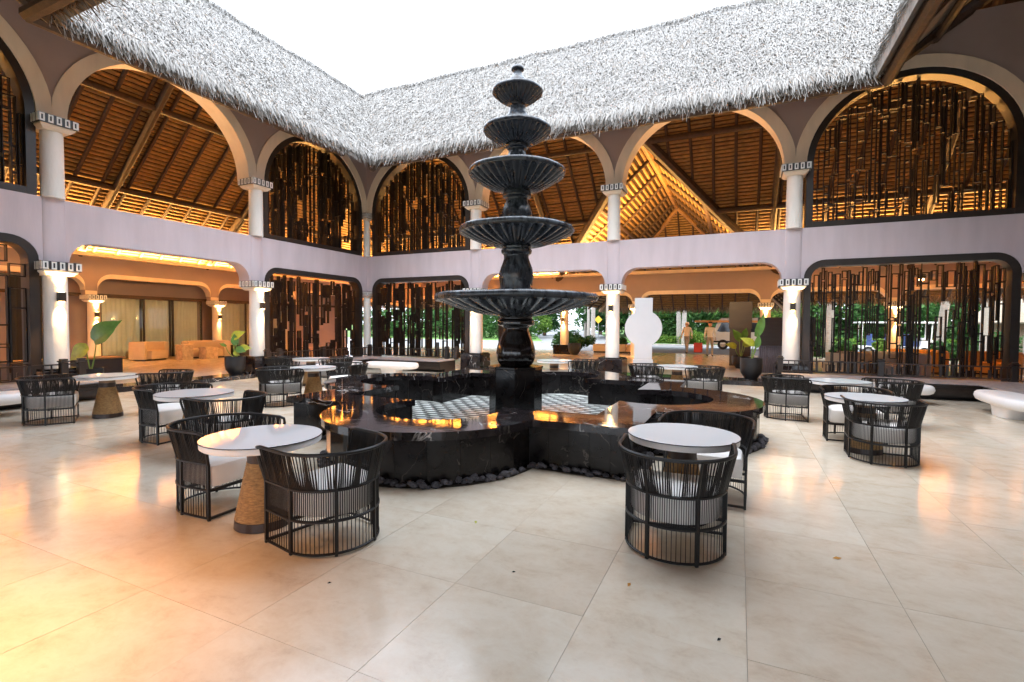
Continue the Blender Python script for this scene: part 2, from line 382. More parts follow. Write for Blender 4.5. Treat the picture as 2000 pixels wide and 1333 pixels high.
step('marble_step', (-0.30, -9.55), (0.45, -5.45), 'low black marble step in front of the left lounge opening')
step('marble_step', (4.75, -0.50), (14.55, 0.48), 'long low black marble step across the open back lobby')

# ------------------------------------------------------------------ arcades
ZL, ZU, ZS, ZO, ZA, ZT = 2.955, 6.06, 4.353, 3.47, 8.17, 9.3
TW = 0.46                                                # wall thickness
class Fr:
    """wall frame: u along the wall, n towards the courtyard"""
    def __init__(s, o, U, Nn): s.o = Vector(o); s.U = Vector(U); s.N = Vector(Nn)
    def __call__(s, u, n, z): return s.o+s.U*u+s.N*n+Vector((0, 0, z))
def low_curve(nb, B=5.0, h=0.265, zs=ZL, zo=ZO, r=0.5, inset=0.0):
    P = []
    for b in range(nb):
        u0, u1 = b*B+h, (b+1)*B-h
        P.append((b*B, zs)); P.append((u0-0.0001, zs))
        for k in range(9):
            t = math.pi/2*k/8; P.append((u0+r-r*math.cos(t), zo-r*0.98+r*0.98*math.sin(t)))
        for k in range(9):
            t = math.pi/2*(1-k/8); P.append((u1-r+r*math.cos(t), zo-r*0.98+r*0.98*math.sin(t)))
        P.append((u1+0.0001, zs))
    P.append((nb*B, zs)); return P
def arch_pts(b, off, B=5.0, n=32, zs=ZU, za=ZA, h=0.265):
    a0 = B/2-h; c = (b+0.5)*B; H = za-zs; out = []
    for k in range(n+1):
        t = math.pi*k/n; x, z = -a0*math.cos(t), H*math.sin(t)
        nx, nz = x/(a0*a0), z/(H*H); l = math.hypot(nx, nz); out.append((c+x+nx/l*off, zs+z+nz/l*off))
    return out
def strip_wall(fr, P, ztop, n0, n1, mb=None):
    mb = mb or MB(); o = len(mb.v); m = len(P)
    for u, z in P:
        for q in ((n0, z), (n0, ztop), (n1, z), (n1, ztop)): mb.v.append(tuple(fr(u, *q)))
    for i in range(m-1):
        a, b = o+4*i, o+4*(i+1)
        mb.f += [(a, b, b+1, a+1), (a+2, a+3, b+3, b+2), (a, a+2, b+2, b), (a+1, b+1, b+3, a+3)]
    mb.f += [(o, o+1, o+3, o+2), (a := o+4*(m-1), a+2, a+3, a+1)]
    return mb
ORD = ['first', 'second', 'third', 'fourth', 'fifth']
def cap_motif():
    """one white hollow tile of a capital, in its own plane: x across, z up, y out"""
    mb = MB(); wd, ht, br, dp = 0.088, 0.165, 0.026, 0.014
    mb.bb((-wd/2, 0, 0), (-wd/2+br, dp, ht)); mb.bb((wd/2-br, 0, 0), (wd/2, dp, ht))
    mb.bb((-wd/2+br, 0, 0), (wd/2-br, dp, br*1.2)); mb.bb((-wd/2+br, 0, ht-br*1.2), (wd/2-br, dp, ht)); return mb.mesh('capital_tile')
CAPM = cap_motif(); CAPM.materials.append(M['tile_white'])
def capital(t, c, ztop, half, sides, tiles_=True, upper=False):
    x, y = c; h = 0.19
    k = MB().bb((x-half, y-half, ztop-h), (x+half, y+half, ztop-0.002)).build('capital', 'tile_dark', t)
    ab = MB(); hb = half-0.035; ht = half-0.10
    ab.add([(x+sx*hw, y+sy*hw, z) for z, hw in ((ztop-h-0.10, ht), (ztop-h-0.035, hb), (ztop-h-0.001, hb)) for sx, sy in ((-1, -1), (1, -1), (1, 1), (-1, 1))],
           [(3, 2, 1, 0)]+[(4*i+j, 4*i+(j+1) % 4, 4*i+4+(j+1) % 4, 4*i+4+j) for i in range(2) for j in range(4)]+[(8, 9, 10, 11)])
    ab.build('abacus', 'cream' if upper else 'plaster', t)
    if tiles_:
        for (nx, ny) in sides:
            for q in range(-2, 3):
                o = obj('capital_tile', CAPM, None, k)
                off = q*(half-0.05)/2
                o.location = (x+nx*half-ny*off, y+ny*half+nx*off, ztop-h+0.012); o.rotation_euler = (0, 0, math.atan2(ny, nx)-math.pi/2)
def sconce(t, c, nrm, rad, z, e=65.0):
    x, y = c[0]+nrm[0]*(rad+0.055), c[1]+nrm[1]*(rad+0.055)
    s_ = MB().box((x, y, z), (0.13, 0.11, 0.20) if abs(nrm[1]) > 0.5 else (0.11, 0.13, 0.20)).build('wall_light', 'sconce_metal', t, bevel=0.006)
    mb = MB()
    for sz in (-1, 1): mb.box((x, y, z+sz*0.102), (0.08, 0.08, 0.004))
    mb.build('lamp_lens', 'glow', s_)
    for sz in (-1, 1):
        lamp('sconce_lamp', 'SPOT', (x+nrm[0]*0.02, y+nrm[1]*0.02, z+sz*0.115), e if (sz < 0 or e < 100) else e*0.2, (1.0, 0.58, 0.23) if e < 100 else (1.0, 0.45, 0.14), t, spot_size=R(118 if e > 100 else 82), spot_blend=0.9, shadow_soft_size=0.03,
             rot=(0 if sz < 0 else math.pi, 0, 0))
def column(name, label, c, z0, ztop, rad, half, nrm, sides, group, plinth=True, light=True, tiles_=True, upper=False, e=65.0, zl=2.2, smat='plaster'):
    t = thing(name, label, 'column', (c[0], c[1], z0 if not plinth else 0), group)
    zz = 0.64 if plinth else z0
    if plinth:
        MB().bb((c[0]-0.40, c[1]-0.40, 0.0), (c[0]+0.40, c[1]+0.40, 0.60)).build('plinth', 'marble', t, bevel=0.006)
        MB().bb((c[0]-0.36, c[1]-0.36, 0.60), (c[0]+0.36, c[1]+0.36, 0.64)).build('base', 'marble_side', t, bevel=0.006)
    prof = []
    for k in range(13):
        f = k/12; prof.append((rad*(1.03-0.05*f), zz+(ztop-0.285-zz)*f))
    def wob(i, r, z, a): return r*(1+0.008*math.sin(3*a+z*2.1)+0.006*math.sin(5*a-z*4)), z
    MB().lathe(prof, 28, (c[0], c[1], 0), wob).build('shaft', smat, t, smooth='auto')
    capital(t, c, ztop, half, sides, tiles_, upper)
    if light: sconce(t, c, nrm, rad, zl, e)
    return t

def arcade(fr, nb, label, cols_lower, side_name, types):
    t = thing('arcade_wall', label, 'wall', fr(nb*2.5, 0, 0))
    strip_wall(fr, low_curve(nb), ZS, 0.0, -TW).build('wall_band', 'mauve', t, smooth='auto')
    P = []
    for b in range(nb):
        A = [(max(b*5.0, min((b+1)*5.0, u)), z) for u, z in arch_pts(b, 0.06)]
        P.append((b*5.0+0.0001, ZU)); P += A; P.append(((b+1)*5.0-0.0001, ZU))
    strip_wall(fr, P, ZT, 0.0, -TW).build('spandrel', 'taupe', t, smooth='auto')
    for b in range(nb):
        A, B_ = arch_pts(b, 0.0), arch_pts(b, 0.30); mb = MB(); n0, n1 = 0.03, -TW-0.03
        A = [(b*5+0.265, ZU-0.001)]+A+[(b*5+4.735, ZU-0.001)]; B_ = [(b*5.0, ZU-0.001)]+B_+[(b*5+5.0, ZU-0.001)]
        for (u, z), (u2, z2) in zip(A, B_):
            u2 = max(b*5.0+0.001, min(b*5+4.999, u2))
            for q, (uu, zz) in ((n0, (u, z)), (n0, (u2, z2)), (n1, (u, z)), (n1, (u2, z2))): mb.v.append(tuple(fr(uu, q, zz)))
        for i in range(len(A)-1):
            a, c = 4*i, 4*(i+1)
            mb.f += [(a, c, c+1, a+1), (a+2, a+3, c+3, c+2), (a, a+2, c+2, c), (a+1, c+1, c+3, a+3)]
        mb.build('arch_trim', 'cream', t, smooth='auto')
    for k in range(1, nb):
        mb = MB(); pr = [fr(k*5.0+0.20*math.cos(a), 0.045*math.sin(a)+0.001, 0) for a in [math.pi*i/8 for i in range(9)]]
        mb.prism([(p.x, p.y) for p in pr], ZL, ZS-0.002).build('pilaster', 'mauve', t, smooth='auto')
    return t
fr_back = Fr((0, 0, 0), (1, 0, 0), (0, -1, 0)); fr_left = Fr((0, 0, 0), (0, -1, 0), (1, 0, 0))
fr_right = Fr((20, 0, 0), (0, -1, 0), (-1, 0, 0)); fr_front = Fr((0, -15, 0), (1, 0, 0), (0, 1, 0))
arcade(fr_back, 4, 'mauve two-tier arcade wall of four bays behind the fountain', None, 'back', 'SOOS')
arcade(fr_left, 3, 'mauve two-tier arcade wall running along the left of the courtyard', None, 'left', 'SOS')
arcade(fr_right, 3, 'mauve two-tier arcade wall at the right edge of the view', None, 'right', 'SOS')
GC, GU = 'white lower columns around the courtyard', 'white upper columns around the courtyard'
S3 = ((0, -1), (1, 0), (-1, 0)); SL = ((1, 0), (0, -1), (0, 1))
for k, where in ((1, 'half hidden behind the fountain stem'), (2, 'beside the white disc sculpture'), (3, 'beside the right-hand screen')):
    column('column', 'lit white round column on a black plinth '+where, (5.0*k, 0.02), 0, ZL, 0.215, 0.338, (0, -1), S3, GC)
    column('upper_column', 'short white upper-tier column '+{1: 'left of the fountain top, between screen and open arch', 2: 'between the two open arches of the back wall', 3: 'between open arch and screen at back right'}[k], (5.0*k, 0.02), ZS, ZU, 0.20, 0.338, (0, -1), S3, GU, plinth=False, light=False, upper=True)
for k, where in ((1, 'beside the potted yellow lily'), (2, 'near the left edge, behind a low railing')):
    column('column', 'lit white round column '+where, (-0.02, -5.0*k), 0, ZL, 0.215, 0.338, (1, 0), SL, GC, e=90.0)
    column('upper_column', 'short white upper-tier column on the left wall, '+{1: 'between open arch and corner screen', 2: 'nearest the left edge'}[k], (-0.02, -5.0*k), ZS, ZU, 0.20, 0.338, (1, 0), SL, GU, plinth=False, light=False, upper=True)
# corner columns
for (x, y, sx, sy, lab) in ((0.0, 0.0, 1, -1, 'far inner corner of the courtyard'), (20.0, 0.0, -1, -1, 'right-hand corner of the courtyard')):
    c = (x+sx*0.02, y-sy*-0.02)
    column('column', 'slim white corner column in the '+lab, c, LZ, ZL, 0.14, 0.17, (0, -1), ((0, -1), (sx, 0)), None, plinth=False, light=False)
    column('upper_column', 'slim white upper corner column in the '+lab, c, ZS, ZU, 0.13, 0.17, (0, -1), ((0, -1), (sx, 0)), None, plinth=False, light=False, upper=True)
# the near arcade, just outside the frame: its lit columns throw the warm light on the floor at lower left
for x, lab, e in ((10.0, 'lit white column just outside the lower left of the view', 140.0), (5.0, 'lit white column of the near arcade, further left outside the view', 160.0), (15.0, 'white column of the near arcade at the right of the camera', 8.0)):
    column('column', lab, (x, -15.45), 0, ZL, 0.215, 0.338, (0, 1), ((0, 1),), GC, e=e)
nw = thing('arcade_wall', 'near arcade wall above and behind the camera', 'wall', (10, -15.9, 0))
strip_wall(fr_front, low_curve(4), ZS, -0.30, -0.70).build('wall_band', 'mauve', nw)

# ------------------------------------------------------------------ thatched roofs
RZ, RS = 11.9, 1.065           # top of ridge, slope of the courtyard side
EL, EB, ER, EF = 2.08, -2.08, 16.32, -10.75
def strands(n, fn, L=(0.14, 0.30), W=(0.0065, 0.0125), az=0.5, lift=(0.015, 0.07), droop=0.0):
    """n palm-leaf strips on a slope; fn(n) -> base points, down-slope unit vectors, across unit vectors, normals"""
    P, D, A, Nn = fn(n)
    a = rng.normal(0, az, n)[:, None]; d = D*np.cos(a)+A*np.sin(a); s = -D*np.sin(a)+A*np.cos(a)
    l = rng.uniform(*L, n)[:, None]; wd = rng.uniform(*W, n)[:, None]; lf = rng.uniform(*lift, n)[:, None]
    bend = rng.normal(0, 0.16, n)[:, None]
    p1 = P+d*l*0.55+Nn*lf; p2 = P+d*l+s*bend*l+Nn*(lf*rng.uniform(0.2, 1.1, n)[:, None])-np.array([0, 0, 1.0])*droop*l*rng.uniform(0.2, 1.0, n)[:, None]
    tw = (rng.normal(0, 0.5, n)[:, None])*Nn; s = s+tw; s /= np.linalg.norm(s, axis=1)[:, None]
    V = np.stack([P-s*wd, P+s*wd, p1-s*wd, p1+s*wd, p2-s*wd*0.45, p2+s*wd*0.45], 1).reshape(-1, 3)
    b = (np.arange(n)*6)[:, None]
    Q = np.concatenate([b+np.array([[0, 1, 3, 2]]), b+np.array([[2, 3, 5, 4]])], 1).reshape(-1, 4)
    return V, Q
def slope_fn(side, lo=0.0, hi=1.0):
    """side: left/back/right/front courtyard slope; lo..hi = fraction from ridge (0) to eave (1)"""
    def fn(n):
        out = []
        k = 0
        pts = np.zeros((0, 3))
        while len(pts) < n:
            m = n*2; t = rng.uniform(lo, hi, m); d = t*4.08
            if side == 'left':
                x = -2+d; y = rng.uniform(-15.4, 2.0, m); ok = (y <= -x+0.03) & (y >= EF-(EL-x)); p = np.stack([x, y, RZ-RS*d], 1)
            elif side == 'back':
                y = 2-d; x = rng.uniform(-2, 20.4, m); ok = (x >= -y-0.03) & (x <= ER+(y-EB)); p = np.stack([x, y, RZ-RS*d], 1)
            elif side == 'right':
                x = 20.4-d; y = rng.uniform(-15.4, 2.0, m); ok = (y <= EB+(x-ER)) & (y >= EF-(x-ER)); p = np.stack([x, y, RZ-RS*d], 1)
            else:
                y = -14.83+d; x = rng.uniform(-2, 20.4, m); ok = (x >= EL-(EF-y)) & (x <= ER+(EF-y)); p = np.stack([x, y, RZ-RS*d], 1)
            pts = np.concatenate([pts, p[ok]])
        pts = pts[:n]
        h = {'left': (1, 0), 'back': (0, -1), 'right': (-1, 0), 'front': (0, 1)}[side]
        q = math.hypot(1, RS); D = np.tile([h[0]/q, h[1]/q, -RS/q], (n, 1)); A = np.tile([-h[1], h[0], 0.0], (n, 1)); Nn = np.tile([h[0]*RS/q, h[1]*RS/q, 1/q], (n, 1))
        pts[:, 2] += 0.02*np.sin(pts[:, 0]*1.9+pts[:, 1]*1.3)+0.012*np.sin(pts[:, 0]*4.1-pts[:, 1]*3.3)+rng.normal(0, 0.012, n)
        return pts, D, A, Nn
    return fn
def thatch(name, t, parts, m):
    V, Q, o = [], [], 0
    for v, q in parts: V.append(v); Q.append(q+o); o += len(v)
    return obj(name, npmesh(name, np.concatenate(V), np.concatenate(Q)), m, t, kind='stuff')
def core(t, quad_top, th=0.34):
    mb = MB(); v = [Vector(p) for p in quad_top]; b = [p-Vector((0, 0, th)) for p in v]
    mb.add(v+b, [(0, 1, 2, 3), (7, 6, 5, 4), (0, 4, 5, 1), (1, 5, 6, 2), (2, 6, 7, 3), (3, 7, 4, 0)]); return mb.build('thatch_bed', 'thatch_core', t)
ZE = RZ-RS*4.08
def roof(label, side, n, nf, quad, loc, fr_=1.0):
    t = thing('thatched_roof', label, 'roof', loc)
    core(t, quad)
    f = slope_fn(side)
    thatch('thatch', t, [strands(n, f, az=0.42), strands(n//12, slope_fn(side, 0, 0.02), L=(0.15, 0.35), az=1.2, lift=(0.05, 0.16)),
                         strands(nf, slope_fn(side, 0.93, 1.0), L=(0.30*fr_, 0.52*fr_), W=(0.007, 0.013), az=0.26, lift=(0.0, 0.06), droop=0.35*fr_),
                         strands(nf//2, slope_fn(side, 0.98, 1.0), L=(0.25*fr_, 0.48*fr_), W=(0.007, 0.012), az=0.3, lift=(-0.22, -0.02), droop=0.6*fr_)], 'thatch')
    return t
zc = 0.05
rl = roof('grey palm thatch roof slope on the left of the courtyard', 'left', 80000, 5200, [(-2, 2, RZ-zc), (-2, -14.83, RZ-zc), (EL, EF, ZE-zc), (EL, EB, ZE-zc)], (0, -7, 0))
rb = roof('grey palm thatch roof slope across the back of the courtyard', 'back', 100000, 6400, [(-2, 2, RZ-zc), (EL, EB, ZE-zc), (ER, EB, ZE-zc), (20.4, 2, RZ-zc)], (10, 0, 0))
rr_ = roof('thatch roof edge at the upper right, seen from below', 'right', 6000, 2400, [(20.4, 2, RZ-zc), (ER, EB, ZE-zc), (ER, EF, ZE-zc), (20.4, -14.83, RZ-zc)], (20, -7, 0), 0.45)
rf = roof('near thatch roof over the camera, its edge at the upper left', 'front', 6000, 3000, [(-2, -14.83, RZ-zc), (20.4, -14.83, RZ-zc), (ER, EF, ZE-zc), (EL, EF, ZE-zc)], (10, -13, 0), 0.5)
def under_fringe(t, side, n):
    thatch('thatch_underside', t, [strands(n, slope_fn(side, 0.975, 1.0), L=(0.25, 0.5), W=(0.010, 0.018), az=0.3, lift=(-0.36, -0.26), droop=0.2)], 'thatch_brown')
under_fringe(rf, 'front', 700)
# log rafters and purlins under the courtyard eaves
def eave_logs(t, side, us, off=0.42):
    for u in us:
        a, b = 0.6, 3.85
        def P(d):
            z = RZ-RS*d-off
            return {'left': (-2+d, u, z), 'back': (u, 2-d, z), 'right': (20.4-d, u, z), 'front': (u, -14.83+d, z)}[side]
        MB().tube([P(a), P(b)], 0.085, 8).build('rafter', 'beam', t, smooth='auto')
    for d, r in ((3.78, 0.13), (2.6, 0.09)):
        z = RZ-RS*d-off-0.2
        e = {'left': [(-2+d, 0.6-d, z), (-2+d, -14.83+d, z)], 'back': [(d-2, 2-d, z), (20.4-d, 2-d, z)], 'right': [(20.4-d, 2-d, z), (20.4-d, -14.83+d, z)], 'front': [(d-2, -14.83+d, z), (20.4-d, -14.83+d, z)]}[side]
        MB().tube(e, r, 8).build('purlin', 'beam', t, smooth='auto')
eave_logs(rl, 'left', [-2.5, -5.0, -7.5, -9.6]); eave_logs(rb, 'back', [3.5, 6, 8.5, 11, 13.5, 15.6])
eave_logs(rr_, 'right', [-3.0, -3.9, -4.8, -5.7, -6.6, -7.5, -8.5]); eave_logs(rf, 'front', [3.0, 3.8, 4.6, 5.4, 6.4, 8, 10, 12, 14])
MB().tube([(ER-0.1, EB+0.1, ZE-0.35), (20.6, 1.7, RZ-0.75)], 0.14, 8).build('valley_rafter', 'beam', rr_, smooth='auto')
MB().tube([(EL+0.1, EF-0.1, ZE-0.35), (-1.7, -15.05, RZ-0.75)], 0.14, 8).build('valley_rafter', 'beam', rf, smooth='auto')
MB().tube([(EL-0.05, EB+0.05, ZE-0.5), (-1.7, 1.7, RZ-0.9)], 0.13, 8).build('valley_rafter', 'beam', rb, smooth='auto')

# outer slopes: seen from inside through the arches (bamboo laths on rafters)
UZ, US, DE = 11.35, 0.92, 9.1
LQ = math.hypot(1, US)
def zu(d): return UZ-US*d
GX, GZ, GS, GE = 10.0, 9.25, 0.95, 17.0
def lath_prof(mb, p, q, down, nrm, w_=0.062, h_=0.05):
    """flattened half-round lath from p to q"""
    p, q, down, nrm = Vector(p), Vector(q), Vector(down), Vector(nrm)
    pr = [(-w_, 0.012), (-w_*0.95, -h_*0.5), (-w_*0.3, -h_), (w_*0.45, -h_*0.9), (w_, -h_*0.25), (w_, 0.012)]
    o = len(mb.v); k = len(pr)
    for b in (p, q):
        for a, c in pr: mb.v.append(tuple(b+down*a+nrm*c))
    for i in range(k): j = (i+1) % k; mb.f.append((o+i, o+j, o+k+j, o+k+i))
    mb.f.append(tuple(o+i for i in range(k))); mb.f.append(tuple(o+k+i for i in range(k))[::-1])
    return mb
rol = thing('thatched_roof', 'underside of the left roof, bamboo laths lit from below', 'roof', (-6, -5, 0))
rob = thing('thatched_roof', 'underside of the back roof, bamboo laths on dark rafters behind the arches', 'roof', (10, 6, 0))
ds = np.arange(0.9, DE, 0.165/LQ)
def cut_x(z): return max(0.0, (GZ-z)/GS)
# backing sheets
MB().add([(-2, 2, zu(0)+0.06), (-2, -19, zu(0)+0.06), (-2-DE, -19, zu(DE)+0.06), (-2-DE, 2+DE, zu(DE)+0.06)], [(0, 1, 2, 3)]).build('roof_sheet', 'underlay', rol)
mb = MB(); dg = (UZ-GZ)/US
sheet = [(-2-0, 2, zu(0)), (GX, 2, zu(0))]
yv = 2+dg; yb = 2+DE; sx = cut_x(zu(DE))
mb.add([(-2, 2, zu(0)+.06), (GX, 2, zu(0)+.06), (GX, yv, zu(dg)+.06), (GX-sx, yb, zu(DE)+.06), (-2-DE, yb, zu(DE)+.06)], [(0, 1, 2, 3, 4)])
mb.add([(GX, 2, zu(0)+.06), (36, 2, zu(0)+.06), (36, yb, zu(DE)+.06), (GX+sx, yb, zu(DE)+.06), (GX, yv, zu(dg)+.06)], [(0, 1, 2, 3, 4)])
mb.build('roof_sheet', 'underlay', rob)
nL, dL = (US/LQ, 0, 1/LQ), (-1/LQ, 0, -US/LQ); nB, dB = (0, -US/LQ*-1, 1/LQ), (0, 1/LQ, -US/LQ)
nL = (-US/LQ*-1*-1, 0, 1/LQ)
for i, d in enumerate(ds):
    z = zu(d)+random.uniform(-.006, .006); j = random.uniform(-.02, .02)
    lath_prof(MB(), (-2-d, -18.5, z), (-2-d, 2+d-0.1, z+j*0.5), dL, (-US/LQ, 0, 1/LQ)).build('lath', 'lath', rol)
    c = cut_x(z)
    if c <= 0: lath_prof(MB(), (-2-d+0.1, 2+d, z), (34, 2+d, z+j), dB, (0, US/LQ, 1/LQ)).build('lath', 'lath', rob)
    else:
        lath_prof(MB(), (-2-d+0.1, 2+d, z), (GX-c, 2+d, z+j), dB, (0, US/LQ, 1/LQ)).build('lath', 'lath', rob)
        lath_prof(MB(), (GX+c, 2+d, z), (34, 2+d, z+j), dB, (0, US/LQ, 1/LQ)).build('lath', 'lath', rob)
def pole(t, a, b, r, m='beam', name='rafter', n=8):
    a, b = Vector(a), Vector(b); k = 5; L = (b-a).length
    pts = []
    for i in range(k+1):
        f = i/k; p = a.lerp(b, f); wv = 0.02*math.sin(7*f+a.x*3+a.y*5); pts.append(p+Vector((wv, wv, wv*0.5)))
    return MB().tube(pts, [r*(1.08-0.16*i/k) for i in range(k+1)], n).build(name, m, t, smooth='auto')
DR = 0.10
for k in range(-1, 25):                                       # left rafters
    y = -18.0+k*0.82
    d0 = max(0.2, y-2+0.0) if y > 2 else 0.2
    pole(rol, (-2-d0, y, zu(d0)-DR), (-2-DE+0.1, y, zu(DE-0.1)-DR), 0.062)
for k in range(5): pole(rol, (-2.3, -15+5*k-0.3, zu(0.3)-0.22), (-2-DE+1.2, -15+5*k-0.3, zu(DE-1.2)-0.22), 0.13, name='principal_rafter')
for d in (2.4, 5.0): pole(rol, (-2-d, -18.5, zu(d)-0.23), (-2-d, 2+d, zu(d)-0.23), 0.11, name='purlin')
pole(rol, (-2.2, 2.2, zu(0.2)-0.2), (-2-DE, 2+DE, zu(DE)-0.2), 0.15, name='hip_rafter')
for k in range(0, 52):                                        # back rafters
    x = -9.5+k*0.82
    c = abs(x-GX); d0 = 0.2 if x > -2 else -2-x+0.1
    zc_ = GZ-GS*c; d1 = DE-0.1
    if zc_ > zu(DE): d1 = min(d1, (UZ-zc_)/US)
    if d1-d0 > 0.4: pole(rob, (x, 2+d0, zu(d0)-DR), (x, 2+d1, zu(d1)-DR), 0.062)
for x in (-0.3, 5.0, 14.9, 20.0, 25.0):
    c = abs(x-GX); zc_ = GZ-GS*c; d1 = DE-1.0 if zc_ < zu(DE) else min(DE-1.0, (UZ-zc_)/US)
    pole(rob, (x, 2.3, zu(.3)-0.22), (x, 2+d1, zu(d1)-0.22), 0.13, name='principal_rafter')
for d in (2.4, 5.0):
    c = cut_x(zu(d))
    if c <= 0: pole(rob, (-2-d, 2+d, zu(d)-0.23), (34, 2+d, zu(d)-0.23), 0.11, name='purlin')
    else:
        pole(rob, (-2-d, 2+d, zu(d)-0.23), (GX-c, 2+d, zu(d)-0.23), 0.11, name='purlin'); pole(rob, (GX+c, 2+d, zu(d)-0.23), (34, 2+d, zu(d)-0.23), 0.11, name='purlin')
for s in (-1, 1):                                             # valley beams where the entrance roof joins
    pole(rob, (GX, yv, GZ-0.12), (GX+s*sx, yb, zu(DE)-0.12), 0.20, name='valley_rafter')
# entrance roof running away from the courtyard
rg = thing('entrance_roof', 'underside of the gabled entrance roof glowing beyond the open back arch', 'roof', (10, 13, 0))
GW = 6.6; GQ = math.hypot(1, GS)
for s in (-1, 1):
    ye = 2+(UZ-(GZ-GS*GW))/US
    MB().add([(GX, yv, GZ+.06), (GX, GE, GZ+.06), (GX+s*GW, GE+GW, GZ-GS*GW+.06), (GX+s*GW, ye, GZ-GS*GW+.06)], [(0, 1, 2, 3)]).build('roof_sheet', 'underlay', rg)
    for q in np.arange(0.25, GW, 0.26/GQ):
        z = GZ-GS*q; y0 = 2+(UZ-z)/US
        lath_prof(MB(), (GX+s*q, y0, z), (GX+s*q, GE+q, z), (s/GQ, 0, -GS/GQ), (s*GS/GQ, 0, 1/GQ)).build('lath', 'lath', rg)
    for k in range(9):
        y = 4.8+k*2.2
        q0 = 0.1 if y < GE else y-GE; z0 = GZ-GS*q0
        qm = min(GW, (GZ-(UZ-US*(y-2)))/GS)
        if qm-q0 > 0.5: pole(rg, (GX+s*q0, y, z0-DR), (GX+s*qm, y, GZ-GS*qm-DR), 0.075)
    pole(rg, (GX, GE, GZ-0.18), (GX+s*GW, GE+GW, GZ-GS*GW-0.18), 0.13, m='beam_gold', name='hip_rafter')
    for q in (2.2, 4.2): pole(rg, (GX+s*q, 2+(UZ-(GZ-GS*q))/US, GZ-GS*q-0.2), (GX+s*q, GE+q, GZ-GS*q-0.2), 0.10, name='purlin')
MB().add([(GX, GE, GZ+.06), (GX-GW, GE+GW, GZ-GS*GW+.06), (GX+GW, GE+GW, GZ-GS*GW+.06)], [(0, 1, 2)]).build('roof_sheet', 'underlay', rg)
for q in np.arange(0.3, GW, 0.19/GQ): lath_prof(MB(), (GX-q, GE+q, GZ-GS*q), (GX+q, GE+q, GZ-GS*q), (0, 1/GQ, -GS/GQ), (0, GS/GQ, 1/GQ)).build('lath', 'lath', rg)
for k in range(-7, 8): 
    q0 = abs(k)*0.85+0.15
    if q0 < GW-0.4: pole(rg, (GX+k*0.85, GE+q0, GZ-GS*q0-DR), (GX+k*0.85, GE+GW, GZ-GS*GW-DR), 0.05)
pole(rg, (GX, yv-0.6, GZ-0.16), (GX, GE+0.1, GZ-0.16), 0.15, m='beam_gold', name='ridge_beam')
# outer eave fringe of palm thatch
def eave_fn(y, z, x0, x1):
    def fn(n):
        P = np.stack([rng.uniform(x0, x1, n), y+rng.uniform(-0.35, 0.0, n), z+rng.uniform(0.0, 0.3, n)], 1)
        return P, np.tile([0, 0.45, -0.89], (n, 1)), np.tile([1.0, 0, 0], (n, 1)), np.tile([0, 0.89, 0.45], (n, 1))
    return fn
thatch('thatch_fringe', rob, [strands(2600, eave_fn(2+DE+0.1, zu(DE)+0.08, -11, GX-sx), L=(0.25, 0.5), W=(0.012, 0.022), az=0.3, droop=0.3),
                              strands(4200, eave_fn(2+DE+0.1, zu(DE)+0.08, GX+sx, 34), L=(0.25, 0.5), W=(0.012, 0.022), az=0.3, droop=0.3)], 'thatch_brown')
thatch('thatch_fringe', rg, [strands(2200, eave_fn(GE+GW+0.1, GZ-GS*GW+0.05, GX-GW, GX+GW), L=(0.25, 0.5), W=(0.012, 0.022), az=0.3, droop=0.3)], 'thatch_brown')

# the rest of the ring of roofs, behind the camera and at the right
for t_, q_ in ((rf, [(-2, -14.83, 11.4), (-11, -24.5, 2.9), (30, -24.5, 2.9), (20.4, -14.83, 11.4)]), (rr_, [(20.4, 2, 11.4), (20.4, -14.83, 11.4), (30, -24.5, 2.9), (30, 11, 2.9)])):
    MB().add(q_, [(0, 1, 2, 3)]).build('roof_sheet', 'underlay', t_)
MB().bb((29.4, -24.3, 0), (29.6, 9.0, 3.3)).build('wall', 'taupe', kind='structure')['label'] = 'brown wall of the lobby at the right'

